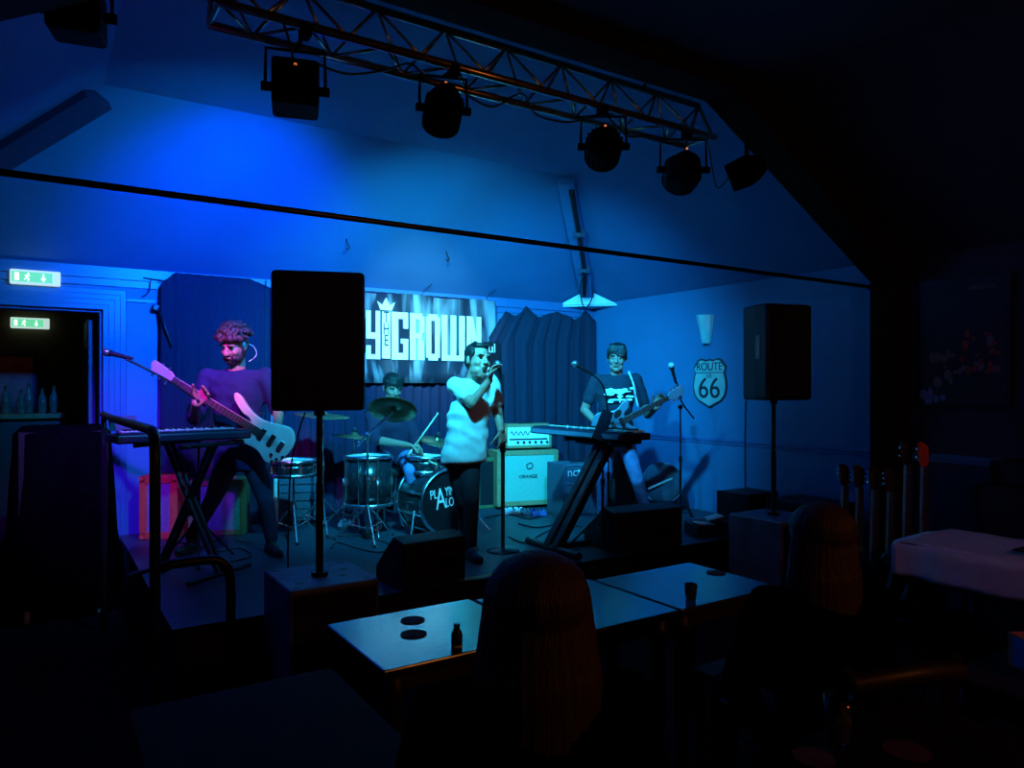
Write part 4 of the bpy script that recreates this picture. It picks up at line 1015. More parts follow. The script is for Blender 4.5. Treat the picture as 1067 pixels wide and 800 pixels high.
# ================================================================== PEOPLE
def hand(b, wr, d, n, th, curl=.8, k=1.0, spread=.0):
    """wr wrist, d direction of palm, n palm-facing normal (fingers curl that way), th thumb side"""
    d = Vector(d).normalized(); n = Vector(n); n = (n - d * n.dot(d)).normalized(); s = d.cross(n)
    if s.dot(Vector(th)) < 0: s = -s
    wr = Vector(wr)
    for q in (-.032, -.012, .012, .030):
        b.rc(wr + s * q * .6 * k, wr + d * .085 * k + s * q * k, .015 * k, .0125 * k, n=8)
    for i, (off, L) in enumerate(((.032, .075), (.011, .085), (-.010, .078), (-.031, .060))):
        p = wr + d * .088 * k + s * off * k; dd = d + s * off * spread * 8; dd.normalize()
        for j, f in enumerate((.42, .32, .26)):
            a = curl * (.7 if j == 0 else 1.0) * (1 + .08 * i); dd = (dd * math.cos(a) + n * math.sin(a)).normalized() if True else dd
            q = p + dd * L * f * k; b.rc(p, q, (.0098 - j * .0008) * k, (.0092 - j * .0008) * k, n=8); p = q
            nn = n; n_new = (nn * 1.0); 
            # keep curling within plane (d, n)
            pass
    p = wr + d * .025 * k + s * .032 * k; dd = (d * .6 + s * .65 + n * .35).normalized()
    for j, L in enumerate((.042, .034, .026)):
        q = p + dd * L * k; b.rc(p, q, (.0125 - j * .0014) * k, (.0115 - j * .0014) * k, n=8); p = q; dd = (dd + n * curl * .45 + d * .25 - s * .15).normalized()

def headR(yaw, pitch=0, roll=0):
    """columns: right, forward(face), up. yaw>0 face turns to viewer right; pitch>0 looks down"""
    f0 = -FW; y = math.radians(yaw); f = f0 * math.cos(y) + RT * math.sin(y); f.normalize()
    u = UP.copy(); p = math.radians(pitch); f2 = f * math.cos(p) - u * math.sin(p); u2 = u * math.cos(p) + f * math.sin(p)
    r = math.radians(roll); x = f2.cross(u2); x2 = x * math.cos(r) + u2 * math.sin(r); u3 = u2 * math.cos(r) - x * math.sin(r)
    return basis(x2, f2, u3)

def head(b, c, R, k=1.0, mouth_open=False, beard=False):
    def E(x, y, z, rx, ry, rz): b.sph(c + R @ Vector((x, y, z)) * k, (rx * k, ry * k, rz * k), R)
    E(0, -.012, .035, .074, .092, .084); E(0, .018, -.02, .062, .070, .072); E(0, .012, -.055, .055, .062, .05)
    E(0, .034, -.076, .048, .046, .034)
    E(0, .058, -.092 - (.014 if mouth_open else 0), .030, .026, .022)
    for s in (-1, 1):
        E(s * .036, .050, -.025, .024, .030, .026); E(s * .076, -.008, -.005, .010, .019, .031); E(s * .028, .074, .026, .026, .014, .009)
        E(s * .026, .022, -.072, .034, .046, .034)
    b.rc(c + R @ Vector((0, .084, .012)) * k, c + R @ Vector((0, .106, -.026)) * k, .009 * k, .0125 * k, n=8)
    for s in (-1, 1): E(s * .011, .096, -.030, .009, .010, .008)
    if mouth_open:
        for i in range(12):
            a = 2 * PI * i / 12; E(.026 * math.cos(a), .080, -.070 + .033 * math.sin(a), .008, .009, .008)
    else:
        E(0, .084, -.054, .024, .010, .006); E(0, .082, -.064, .020, .010, .007)

def face_bits(t, c, R, k=1.0, closed=False, mouth_open=False, lipsm='lips'):
    for s in (-1, 1):
        if closed: MB().sph(c + R @ Vector((s * .030, .078, .004)) * k, (.015 * k, .006 * k, .0035 * k), R, n=10, m=6).build('eyelid', 'hair', t, smooth=True)
        else:
            e = MB().sph(c + R @ Vector((s * .030, .072, .004)) * k, (.0095 * k, .010 * k, .0048 * k), R, n=10, m=7).build('eye', 'teeth', t, smooth=True)
            MB().sph(c + R @ Vector((s * .030, .0800, .004)) * k, (.0065 * k, .004 * k, .006 * k), R, n=8, m=6).build('pupil', 'eye', e, smooth=True)
        MB().sph(c + R @ Vector((s * .032, .084, .026)) * k, (.023 * k, .007 * k, .005 * k), R, n=10, m=6).build('eyebrow', 'hair', t, smooth=True)
    if mouth_open:
        MB().sph(c + R @ Vector((0, .074, -.070)) * k, (.024 * k, .018 * k, .031 * k), R, n=12, m=8).build('open_mouth', 'mouth', t, smooth=True)
        MB().box(c + R @ Vector((0, .084, -.052)) * k, (.028 * k, .005 * k, .008 * k), R).build('teeth', 'teeth', t)
    else:
        MB().sph(c + R @ Vector((0, .090, -.0585)) * k, (.022 * k, .006 * k, .0075 * k), R, n=12, m=7).build('lips', lipsm, t, smooth=True)

def figure(label, base, J, sleeve=.5, shirt='navytee', trousers='navyjean', hairf=None, hands=(None, None), hr=None, hk=1.0, shoe='shoe', closed=False, mouth_open=False, beard=False, back=False, build=1.0, hairm='hair', legs=True, slack=.016, hairname='hair'):
    t = thing('person', label, 'person', base)
    c = J['head']; R = hr; b = MB()
    head(b, c, R, hk, mouth_open)
    sa, sb_ = J['sa'], J['sb']; nk = (sa + sb_) / 2 + UP * .035 * build
    ac = (sb_ - sa).normalized(); pel = J['pel']; up = (nk - pel).normalized(); fwd = ac.cross(up).normalized(); up2 = fwd.cross(ac)
    if fwd.dot(J.get('front', -FW)) < 0: fwd = -fwd
    TR = basis(ac, fwd, up)
    b.rc(nk - up * .03, c + R @ Vector((0, -.02, -.06)) * hk, .060 * build, .052, n=12)
    sw = (sb_ - sa).length
    chest = nk - up * .16; belly = nk * .45 + pel * .55
    def torso(m, e, hem=-.20):
        secs = []
        for q, a, d in ((hem, .150 * build, .108 * build), (-.10, .158 * build, .112 * build), (.08, .152 * build, .108 * build), (.32, .138 * build, .100 * build), (.55, .150 * build, .108 * build), (.75, sw * .40, .112 * build), (.88, sw * .42, .095 * build), (.96, sw * .30, .070), (1.02, .062, .055)):
            if q >= hem: secs.append((pel + (nk - pel) * q, a + e, d + e, TR))
        m.loft(secs)
        m.rc(sa + ac * .025 - UP * .01, sb_ - ac * .025 - UP * .01, .050 * build + e, .050 * build + e)
    torso(b, 0, .0)
    for s in 'ab':
        b.rc(J['s' + s], J['e' + s], .052 * build, .040 * build); b.rc(J['e' + s], J['w' + s], .039 * build, .026 * build)
    for h, s in zip(hands, 'ab'):
        if h: hand(b, J['w' + s], *h)
    if legs:
        for s in 'ab':
            b.rc(J['h' + s], J['k' + s], .075 * build, .050); b.rc(J['k' + s], J['f' + s], .048, .035)
    b.build('body', 'skin', t, remesh=.0062 if not back else .01, sm=2)
    # shirt
    b = MB(); torso(b, slack, -.13 if shirt == 'shirt' else -.22)
    for s in 'ab':
        S_, E_, W_ = J['s' + s], J['e' + s], J['w' + s]
        if sleeve <= 1: q = S_ + (E_ - S_) * sleeve; b.rc(S_, q, .058 * build + slack * .7, .050 * build + slack * .8)
        else:
            q = E_ + (W_ - E_) * (sleeve - 1); b.rc(S_, E_, .057 * build + slack * .6, .046 * build + slack * .6); b.rc(E_, q, .046 * build + slack * .6, .034 * build + slack * .4)
    # creases
    so = b.build('shirt', shirt, t, remesh=.013, sm=2)
    for v in so.data.vertices:
        q = v.co * 8.0; a_ = noise.noise(Vector((q.x * 1.0 + q.z * .8, q.y, q.z * 1.6 + q.x))) + .5 * noise.noise(q * 2.3)
        v.co += v.normal * a_ * (.012 if shirt == 'shirt' else .010)
    if legs:
        b = MB(); b.sph(pel - up * .03, (.158 * build, .120 * build, .13), TR)
        for s in 'ab':
            b.rc(J['h' + s], J['k' + s], .088 * build, .062); b.rc(J['k' + s], J['f' + s] + UP * .02, .062, .050)
        b.build('trousers', trousers, t, remesh=.012, sm=3)
        for s in 'ab':
            toe = J['t' + s]; f = J['f' + s]; d = (toe - f); d.z = 0; d.normalize(); g = Vector((f.x, f.y, J['z' + s]))
            m = MB(); m.rc(g - d * .05 + UP * .045, g + d * .06 + UP * .045, .040, .040); m.rc(g + d * .06 + UP * .035, g + d * .17 + UP * .030, .036, .028); m.rc(f, g + UP * .05, .042, .04)
            sh = m.build('shoe', shoe, t, remesh=.008, sm=2)
            q = d.cross(UP); pts = [g - d * .09 + q * .03, g - d * .09 - q * .03, g + d * .05 - q * .045, g + d * .15 - q * .038, g + d * .20, g + d * .15 + q * .038, g + d * .05 + q * .045]
            MB().prism(pts, UP * .018).build('sole', 'sole' if shoe == 'sole' else 'shoe', sh)
    if hairf: 
        m = MB(); hairf(m, c, R, hk); m.build(hairname, hairm, t, remesh=.006, sm=1)
    if not back: face_bits(t, c, R, hk, closed, mouth_open)
    return t, TR, chest, up, fwd, ac

def hair_short(m, c, R, k):
    def E(x, y, z, rx, ry, rz): m.sph(c + R @ Vector((x, y, z)) * k, (rx * k, ry * k, rz * k), R)
    E(0, -.030, .055, .081, .088, .078); E(0, .028, .094, .060, .047, .026); E(0, -.055, .005, .070, .055, .07)
    for s in (-1, 1): E(s * .066, .005, .045, .018, .045, .035); E(s * .072, .012, .015, .008, .012, .028)
    random.seed(11)
    for i in range(0 if k < 1.06 else 30):
        x = -.055 + .11 * random.random(); E(x, -.02 + .055 * random.random(), .104 + .010 * random.random(), .014, .022, .012)
def hair_fringe(m, c, R, k):
    hair_short(m, c, R, k)
    random.seed(12)
    for i in range(26):
        x = -.058 + .116 * i / 25; a = c + R @ Vector((x * .9, .055, .105)) * k; z = .052 + .012 * math.sin(i * 2.1) - .02 * (x < 0)
        q = c + R @ Vector((x * 1.1, .085 - abs(x) * .35, z)) * k; m.rc(a, q, .012 * k, .007 * k, n=6)
    for s in (-1, 1): m.rc(c + R @ Vector((s * .07, .03, .07)) * k, c + R @ Vector((s * .078, .015, .0)) * k, .016 * k, .009 * k, n=6)
def hair_curly(m, c, R, k):
    def E(x, y, z, r): m.sph(c + R @ Vector((x, y, z)) * k, r * k, n=8, m=6)
    m.sph(c + R @ Vector((0, -.025, .06)) * k, (.086 * k, .095 * k, .085 * k), R)
    m.sph(c + R @ Vector((0, -.05, .0)) * k, (.076 * k, .06 * k, .075 * k), R)
    random.seed(4)
    for i in range(150):
        a = random.random() * 2 * PI; ph = random.random() * 1.45; r = .098 + .014 * random.random()
        x = math.sin(ph) * math.cos(a) * r; y = math.sin(ph) * math.sin(a) * r * 1.08 - .02; z = math.cos(ph) * r + .045
        if y > .055 and z < .065: continue
        E(x, y, z, .012 + .010 * random.random())

def beardf(t, c, R, k):
    m = MB()
    def E(x, y, z, rx, ry, rz): m.sph(c + R @ Vector((x, y, z)) * k, (rx * k, ry * k, rz * k), R)
    E(0, .062, -.095, .034, .028, .026); E(0, .085, -.043, .026, .010, .006)
    for s in (-1, 1): E(s * .046, .030, -.075, .024, .042, .026); E(s * .064, .0, -.045, .010, .024, .035); E(s * .026, .076, -.066, .008, .012, .024)
    m.build('beard', 'hair', t, remesh=.006, sm=2)

# ---- bass player
D = 5.5
def w(px, py, dd=0): return W(px, py, D + dd)
foot = onz(288, 574, ST)
J = dict(head=w(244, 360, -.06), sa=w(217, 393, .02), sb=w(277, 393, .0), pel=w(250, 470, .02), ea=w(203, 436, .03), wa=w(204, 420, -.25), eb=w(290, 428, .04), wb=w(289, 449, -.19),
         ha=w(240, 474, .02), hb=w(262, 474, .02), ka=w(222, 520, -.05), kb=w(277, 522, -.06), fa=w(200, 566, .08), fb=w(283, 562, .0), ta=w(180, 585, -.15), tb=w(296, 585, -.2), za=ST + .004, zb=ST + .004)
J['fa'] = Vector((J['fa'].x, J['fa'].y, ST + .10)); J['fb'] = Vector((J['fb'].x, J['fb'].y, ST + .10))
hr = headR(-16, 22, 4)
nx = (w(161, 380, -.24) - w(279, 453, -.20)).normalized(); nz = (-FW + RT * .1)
ny = UP
hd_a = (RT * .55 + UP * .25 - FW * .1)
t, TR, ch_, up, fwd, ac = figure('bearded person in navy T-shirt with bowed curly head playing the pale bass guitar', (J['pel'].x, J['pel'].y, ST), J, sleeve=.95, shirt='navytee', trousers='navyjean', hairf=hair_curly, hairm='curlhair', hr=hr, hk=1.12,
       hands=((UP * .75 + RT * .75 - FW * .05, -FW, -RT, .8, 1.1), (-RT * .35 - UP * .55 - FW * .25, FW, -RT, .7, 1.0)), build=1.12, closed=True)
beardf(t, J['head'], hr, 1.12)
MB().tube([w(259, 358, -.02), w(265, 362, .0), w(267, 370, .01), w(259, 377, -.02)], .003, n=6).build('earphone_wire', 'offwhite', t, smooth=True)
guitar('pale five string bass guitar with long neck held by the bearded player', w(278, 455, -.21), nx, nz, BBd, .78, 'bassbody', 'basshead', nstr=5, name='bass_guitar', mirror=True, neckm='basshead', hs=1.15,
       strap=None)
# bass strap
# ---- singer
D = 5.33
sd0 = SD
J = dict(head=w(498, 376, .02), sa=w(474, 402, .06), sb=w(511, 400, .12), pel=w(484, 472, .05), ea=w(492, 420, -.10), wa=w(510, 396, -.10), eb=w(519, 432, .12), wb=w(522, 448, .0),
         ha=w(475, 478, .06), hb=w(489, 478, .06), ka=w(483, 522, .06), kb=w(491, 520, -.06), fa=w(487, 560, .22), fb=w(490, 566, .0), ta=w(470, 580, .1), tb=w(500, 582, -.15), za=ST + .004, zb=ST + .004)
J['fa'] = Vector((J['fa'].x, J['fa'].y, ST + .10)); J['fb'] = Vector((J['fb'].x, J['fb'].y, ST + .10))
J['front'] = RT * .7 - FW
hr = headR(38, -6, 8)
figure('person in white short sleeved shirt and black trousers singing with open mouth at the microphone', (J['pel'].x, J['pel'].y, ST), J, sleeve=.58, shirt='shirt', trousers='blackjean', hairf=hair_short, hr=hr, hk=1.08,
       hands=((UP * .9 + RT * .25, RT * .8 - FW * .2, FW * -1, .75, .95), (RT * .15 - UP * .8, FW * .4 - RT * .5, -FW, .9, 1.0)), closed=True, mouth_open=True, build=.98, slack=.019)
# ---- guitarist
D = 6.75
J = dict(head=w(643, 373, -.02), sa=w(622, 396, .02), sb=w(662, 396, .02), pel=w(641, 452, .02), ea=w(609, 427, .06), wa=w(628, 447, -.14), eb=w(675, 432, .02), wb=w(683, 425, -.25),
         ha=w(633, 458, .02), hb=w(651, 458, .02), ka=w(629, 500, -.05), kb=w(664, 500, -.04), fa=w(627, 535, .05), fb=w(672, 532, .15), ta=w(622, 560, -.2), tb=w(690, 548, .0), za=ST + .004, zb=ST + .004)
J['fa'] = Vector((J['fa'].x, J['fa'].y, ST + .10)); J['fb'] = Vector((J['fb'].x, J['fb'].y, ST + .10))
hr = headR(-12, 6, 3)
gnx = (w(712, 406, -.22) - w(644, 441, -.20)).normalized()
t, TR, ch_, up, fwd, ac = figure('person in dark printed T-shirt and light jeans standing with an electric guitar', (J['pel'].x, J['pel'].y, ST), J, sleeve=.62, shirt='blacktee', trousers='jean', hairf=hair_fringe, hr=hr, hk=1.10, shoe='sole',
       hands=((RT * .6 - UP * .25 - FW * .2, FW * 1.0, UP, .7, 1.0), (RT * .35 + UP * .7, -FW, -RT, .8, 1.0)), build=1.0)
# shirt print
b = MB(); random.seed(8); pc = w(646, 413, -.145); b.sph(pc + UP * .045 + FW * .004, (.11, .005, .010), basis(RT, FW, UP), n=12, m=5); b.sph(pc + FW * .004, (.012, .005, .06), basis(RT, FW, UP), n=12, m=5); b.sph(pc + UP * -.03 + FW * .004, (.10, .005, .008), basis(RT, FW, UP), n=12, m=5)
for k in range(26):
    x = random.uniform(-.13, .12); z = random.uniform(-.07, .07)
    if k < 12: z = .045 + .02 * x / .1 + random.uniform(-.015, .015)
    b.sph(pc + RT * x + UP * z + FW * (x * x * 3), (.028, .005, .012), basis(RT, FW, UP), n=8, m=5)
b.build('shirt_print', 'white', t)
guitar('slate blue electric guitar with black pickguards held by the guitarist', w(644, 441, -.23), gnx, -FW, GB, .50, 'guitbody', 'guitbody', nstr=6,
       pickguard=[[(-.02, -.06), (.03, -.05), (.06, -.085), (.03, -.115), (-.03, -.105)], [(-.0, .05), (.05, .055), (.075, .085), (.05, .11), (.0, .09)]], neckm='guitbody',
       strap=[w(655, 387, -.10), w(660, 400, -.145), w(662, 412, -.15), w(665, 424, -.16)])
# ---- drummer
D = 6.55
J = dict(head=w(409, 404, .0), sa=w(388, 434, .02), sb=w(426, 436, .04), pel=w(405, 480, .10), ea=w(392, 458, -.10), wa=w(426, 464, -.30), eb=w(434, 462, .05), wb=w(437, 476, -.22),
         ha=w(396, 484, .05), hb=w(418, 484, .05), ka=w(388, 492, -.38), kb=w(428, 490, -.36), fa=w(384, 540, -.30), fb=w(438, 540, -.25), ta=w(380, 560, -.5), tb=w(446, 560, -.4), za=ST + .004, zb=ST + .004)
for q in ('fa', 'fb'): J[q] = Vector((J[q].x, J[q].y, ST + .10))
pel = J['pel']; J['pel'] = Vector((thr.x, thr.y - .02, ST + .66)); J['ha'] = J['pel'] - RT * .09 - UP * .04; J['hb'] = J['pel'] + RT * .09 - UP * .04
hr = headR(30, 18, 0)
figure('seated person with dark hair in plum shirt playing the drums', (J['pel'].x, J['pel'].y, ST), J, sleeve=1.15, shirt='purptee', trousers='jean', hairf=hair_fringe, hr=hr, hk=1.02,
       hands=((RT * .9 - UP * .1, -UP * .8 - FW * .1, -FW, .9, 1.0), (RT * .4 - FW * .6, -UP, -RT, .9, 1.0)), build=1.0)
for a, b_, lb in ((w(431, 466, -.33), w(456, 431, -.28), 'pale drumstick raised in the drummer\'s hand'), (w(440, 477, -.30), w(455, 484, -.55), 'pale drumstick held low over the snare drum')):
    o = MB().cyl(a, b_, .009, .006, n=8)
    o.sph(b_, .009, n=8, m=6); o.cyl(a, a + (a - b_).normalized() * .10, .009, n=8)
    o = o.build('drumstick', 'stick', smooth=True); rehome(o, a); tag(o, lb, 'drumstick', 'drumsticks')

# ---- audience
def long_hair(m, c, R, k, L=.42, wide=.105):
    def E(x, y, z, rx, ry, rz): m.sph(c + R @ Vector((x, y, z)) * k, (rx * k, ry * k, rz * k), R)
    E(0, -.022, .045, .104, .108, .088)
    for i in range(15):
        a = -PI * .98 + PI * .96 * i / 14 - .0; x = math.cos(a) * .082; y = math.sin(a) * .078 - .01
        p0 = c + R @ Vector((x, y, .05)) * k; p1 = c + R @ Vector((x * 1.18, y * 1.15, -.10)) * k; p2 = c + R @ Vector((x * 1.28, y * 1.15 - .02, -L + .03 * math.sin(i * 2.3))) * k
        m.rc(p0, p1, .024 * k, .030 * k, n=8); m.rc(p1, p2, .032 * k, .018 * k, n=8)
    E(0, -.07, -.10, .095, .045, .16); E(0, -.075, -.26, .10, .04, .14)
def sitter(label, px, top, Dd, face, hairlab='hair', hk=1.0, hands=(None, None), J2=None, wide=1.0):
    """seated person seen from behind"""
    hc = W(px, top, Dd); hc.z -= .125 * hk
    f = Vector(face).normalized(); x = f.cross(UP).normalized(); R = basis(x, f, UP)
    nk = hc - UP * .17 - f * .01; pel = hc - UP * .76 - f * .06; pel.z = max(pel.z, .52)
    sa = nk - x * .19 * wide - UP * .03; sb2 = nk + x * .19 * wide - UP * .03
    J = dict(head=hc, sa=sa, sb=sb2, pel=pel, ea=sa - x * .07 - UP * .26 + f * .06, wa=sa - x * -.04 - UP * .42 + f * .20, eb=sb2 + x * .07 - UP * .26 + f * .06, wb=sb2 + x * -.04 - UP * .42 + f * .20,
             ha=pel - x * .10, hb=pel + x * .10, ka=pel - x * .12 + f * .42 - UP * .0, kb=pel + x * .12 + f * .42, fa=Vector((0, 0, 0)), fb=Vector((0, 0, 0)), front=f)
    for s in 'ab':
        kk = J['k' + s]; J['f' + s] = Vector((kk.x, kk.y, .10)) + f * .02; J['t' + s] = J['f' + s] + f * .2; J['z' + s] = .004
    if J2: J.update(J2(J, x, f))
    hh = hands if hands != (None, None) else ((f, -UP, x, .5, 1.0), (f, -UP, -x, .5, 1.0))
    t, *_ = figure(label, (pel.x, pel.y, 0), J, sleeve=1.92, shirt='coat', trousers='blackjean', hairf=lambda m, c, R_, k: long_hair(m, c, R_, k), hairm='longhair', hr=R, hk=hk, hands=hh, build=1.0, slack=.03)
    return J, x, f
face1 = Vector((.42, 1, 0))
J1, x1_, f1_ = sitter('person with long auburn hair in a dark coat seated in the foreground, seen from behind', 558, 575, 1.52, face1, hk=1.06)
vp = onz(476, 676, .7405)
t = thing('small_bottle', 'small dark bottle with a pale band standing near the front edge of the left table', 'bottle', vp)
MB().lathe([(.018, 0), (.020, .004), (.020, .055), (.012, .068), (.010, .080), (.012, .081), (.012, .086)], vp, n=20).build('bottle_body', 'blackplastic', t, smooth=True)
MB().lathe([(.0203, .010), (.0207, .010), (.0207, .018), (.0203, .018)], vp, n=20, ring=True).build('band', 'offwhite', t)
J2_, x2_, f2_ = sitter('person with long hair in a dark coat seated at the right end of the tables', 852, 524, 2.42, Vector((.30, 1, 0)), hk=1.02)

# ================================================================== FURNITURE
def table(label, u0, u1, v0_, v1_, h=.74, topm='tabletop', rz=0, group='square pub tables'):
    c = ((u0 + u1) / 2, (v0_ + v1_) / 2); W_, D_ = u1 - u0, v1_ - v0_
    t = thing('pub_table', label, 'table', (c[0], c[1], 0), rz, group)
    MB().bb((-W_ / 2, -D_ / 2, h - .03), (W_ / 2, D_ / 2, h)).build('tabletop', topm, t, bevel=.006, world=False)
    b = MB(); b.bb((-W_ / 2 + .05, -D_ / 2 + .05, h - .10), (W_ / 2 - .05, D_ / 2 - .05, h - .03)); b.build('apron', 'tablewood', t, world=False)
    for sx in (-1, 1):
        for sy in (-1, 1):
            MB().lathe([(.028, 0), (.030, .1), (.022, .14), (.032, .3), (.034, .5), (.024, h - .16), (.036, h - .12), (.036, h - .03)], (sx * (W_ / 2 - .06), sy * (D_ / 2 - .06), 0), n=14).build('leg', 'tablewood', t, smooth=True, world=False)
    return t
table('square pub table at the left with two beer mats on it', .93, 1.56, 2.19, 2.745)
table('square pub table in the middle behind the foreground person', 1.575, 2.20, 2.13, 2.72)
table('square pub table at the right end of the joined row', 2.215, 2.85, 2.13, 2.69)
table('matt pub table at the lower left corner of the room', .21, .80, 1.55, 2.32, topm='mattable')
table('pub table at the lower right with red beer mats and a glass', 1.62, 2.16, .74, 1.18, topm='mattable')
p = (2.62, .86)
table('pub table at the right edge carrying two cartons', 2.42, 3.02, .65, 1.2, topm='tablewood')
def disc(label, px, py, z, r, m, cat='beer mat', nm='beer_mat', group=None):
    q = onz(px, py, z); o = MB().cyl((q.x, q.y, z + .0005), (q.x, q.y, z + .004), r, n=32).build(nm, m); rehome(o, (q.x, q.y, z + .0005)); tag(o, label, cat, group)
disc('round dark beer mat on the left table, further from the camera', 430, 646.5, .74, .047, 'mat', group='beer mats')
disc('round dark beer mat on the left table, nearer the camera', 431, 661, .74, .048, 'mat', group='beer mats')
disc('red beer mat on the lower right table, left of the other', 848, 790, .74, .05, 'redmat', group='beer mats')
disc('red beer mat on the lower right table, right of the other', 945, 783, .74, .055, 'redmat', group='beer mats')
q = onz(747, 598, .74)
disc('thin dark round coaster at the far end of the right table', 746, 597, .74, .045, 'mat', group='beer mats')
def glass(label, x, y, z, h=.13, r=.036):
    t = thing('drinking_glass', label, 'glass', (x, y, z), 0, 'drinking glasses')
    MB().lathe([(r * .75, 0), (r, h), (r - .003, h), (r * .72, .012), (.001, .010), (.001, 0)], (0, 0, 0), n=24).build('glass_wall', 'glass', t, smooth=True, world=False)
    MB().lathe([(.001, .013), (r * .72, .013), (r * .80, h * .42), (.001, h * .42)], (0, 0, 0), n=24).build('drink', 'bottle', t, smooth=False, world=False)
q = onz(822, 800, .74); glass('tall drinking glass at the left corner of the lower right table', 1.70, 1.10, .7405)
q = onz(756, 642, .74); glass('pale drinking glass at the front edge of the right table', 2.33, 2.19, .7405, .075, .028)
# near right cartons
def carton(label, c, d, rz, m, flap='card'):
    t = thing('carton', label, 'box', c, rz, 'cartons at the right edge')
    MB().bb((-d[0] / 2, -d[1] / 2, 0), (d[0] / 2, d[1] / 2, d[2])).build('box', m, t, bevel=.003, world=False)
    MB().bb((-d[0] / 2 - .001, -.02, d[2]), (d[0] / 2 + .001, .02, d[2] + .001)).build('tape', 'card', t, world=False)
    MB().bb((-d[0] / 2 - .002, -d[1] / 2 + .02, .01), (-d[0] / 2, d[1] / 2 - .02, d[2] - .01)).build('side_label', 'bluebox', t, world=False)
carton('orange carton with blue end standing on the right edge table', (2.74, .98, .7405), (.26, .18, .11), -.5, 'orangebox')
carton('flat brown carton lying beside the orange one at right', (2.53, .82, .7405), (.18, .24, .03), -.1, 'card')

# chairs
def chair(label, x, y, rz, arm=False, m='tablewood'):
    t = thing('pub_chair', label, 'chair', (x, y, 0), rz, 'wooden pub chairs')
    MB().bb((-.21, -.20, .43), (.21, .21, .46)).build('seat', m, t, bevel=.01, world=False)
    for sx in (-1, 1):
        MB().cyl((sx * .18, .17, 0), (sx * .18, .17, .43), .017, .02, n=10).build('leg', m, t, world=False)
        MB().tube([(sx * .18, -.22, 0), (sx * .18, -.18, .43), (sx * .19, -.20, .65), (sx * .19, -.25, .86)], .018, n=8).build('leg', m, t, world=False)
    b = MB(); b.tube([(-.20, -.25, .82), (0, -.28, .84), (.20, -.25, .82)], .03, n=8); b.build('top_rail', m, t, world=False, smooth=True)
    for k in range(-2, 3): MB().cyl((k * .07, -.185, .45), (k * .075, -.262, .82), .008, n=6).build('spindle', m, t, world=False)
    b = MB(); b.cyl((-.18, .0, .2), (.18, .0, .2), .01); b.cyl((-.18, .17, .22), (-.18, -.19, .22), .01); b.cyl((.18, .17, .22), (.18, -.19, .22), .01); b.build('stretcher', m, t, world=False)
    if arm:
        for sx in (-1, 1): MB().tube([(sx * .21, .15, .45), (sx * .23, .14, .64), (sx * .24, -.05, .66), (sx * .20, -.21, .66)], .014, n=8).build('armrest', m, t, world=False, smooth=True)
    return t
def face_rz(f): return math.atan2(-f[0], f[1])
p1 = J1['pel']; p2 = J2_['pel']
chair('wooden armchair under the foreground person with long auburn hair', p1.x - .0, p1.y - .04, face_rz((.42, 1)), True)
chair('wooden chair under the person at the right end of the tables', p2.x, p2.y - .04, face_rz((.30, 1)))
chair('empty wooden chair tucked in at the near side of the right table', 2.53, 1.98, 0)

# merchandise table
t = thing('merchandise_table', 'long merchandise table along the right wall under a white cloth', 'table', (4.62, 1.65, 0))
MB().bb((4.30, .9, .705), (4.95, 2.38, .735)).build('tabletop', 'tablewood', t)
for x in (4.35, 4.90):
    for y in (.98, 2.30): MB().cyl((x, y, 0), (x, y, .705), .018).build('leg', 'darkmetal', t)
vs = []; fs = []
nu, nv = 30, 50
for j in range(nv + 1):
    y = 2.42 - j / nv * 1.6
    for i in range(nu + 1):
        s = i / nu * .85          # arc from wall side towards room side
        if s < .66: x = 4.96 - s; z = .742 + .006 * noise.noise(Vector((x * 6, y * 6, 0))) + .012 * noise.noise(Vector((x * 3, y * 3, 5)))
        else: x = 4.29 - .012 - .012 * math.sin(y * 11 + 2 * math.sin(y * 5)); z = .742 - (s - .65) * (1.0 + .25 * noise.noise(Vector((y * 4, 0, 0))))
        vs.append((x, y, z))
for j in range(nv):
    for i in range(nu): a = j * (nu + 1) + i; fs.append((a, a + 1, a + nu + 2, a + nu + 1))
# far-end drop
o = MB().add(vs, fs).build('tablecloth', 'cloth', smooth=True); o.modifiers.new('s', 'SOLIDIFY').thickness = .004
rehome(o, (4.62, 1.65, .735)); tag(o, 'creased white cloth draped over the merchandise table by the right wall', 'cloth')
t = thing('printed_shirt', 'black printed shirt spread on the white cloth at right', 'shirt', (4.62, 1.45, .765))
MB().prism([(4.45, 1.85, .764), (4.85, 1.85, .764), (4.85, 1.2, .764), (4.45, 1.2, .764)], (0, 0, .008)).build('cloth', 'blacktee', t, bevel=.003)
b = MB()
for k in range(6): b.box((4.55 + .18 * (k % 2), 1.78 - k * .09, .774), (.10, .03, .003), rotz(k * .7))
b.build('print', 'cloth', t)
# equipment cases behind merch table
def case(label, lo, hi, cat='case', nm='flight_case', rz=0):
    t = thing(nm, label, cat, ((lo[0] + hi[0]) / 2, (lo[1] + hi[1]) / 2, lo[2]), rz); c = Vector(((lo[0] + hi[0]) / 2, (lo[1] + hi[1]) / 2, lo[2])); l = Vector(lo) - c; h = Vector(hi) - c
    MB().bb(l, h).build('case_body', 'black', t, bevel=.012, world=False)
    b = MB(); 
    for sx in (l.x, h.x):
        for sy in (l.y, h.y): b.box((sx, sy, (l.z + h.z) / 2), (.022, .022, h.z - l.z + .002))
    b.build('edge_trim', 'darkmetal', t, world=False)
    MB().box((l.x - .004, 0, (h.z) * .72), (.012, .08, .05)).build('latch', 'darkmetal', t, world=False)
case('tall black flight case between the white clothed table and right wall', (5.15, 1.5, 0), (5.62, 2.35, 1.02))
case('smaller black flight case stacked on top of the tall one', (5.22, 1.85, 1.024), (5.58, 2.28, 1.18))
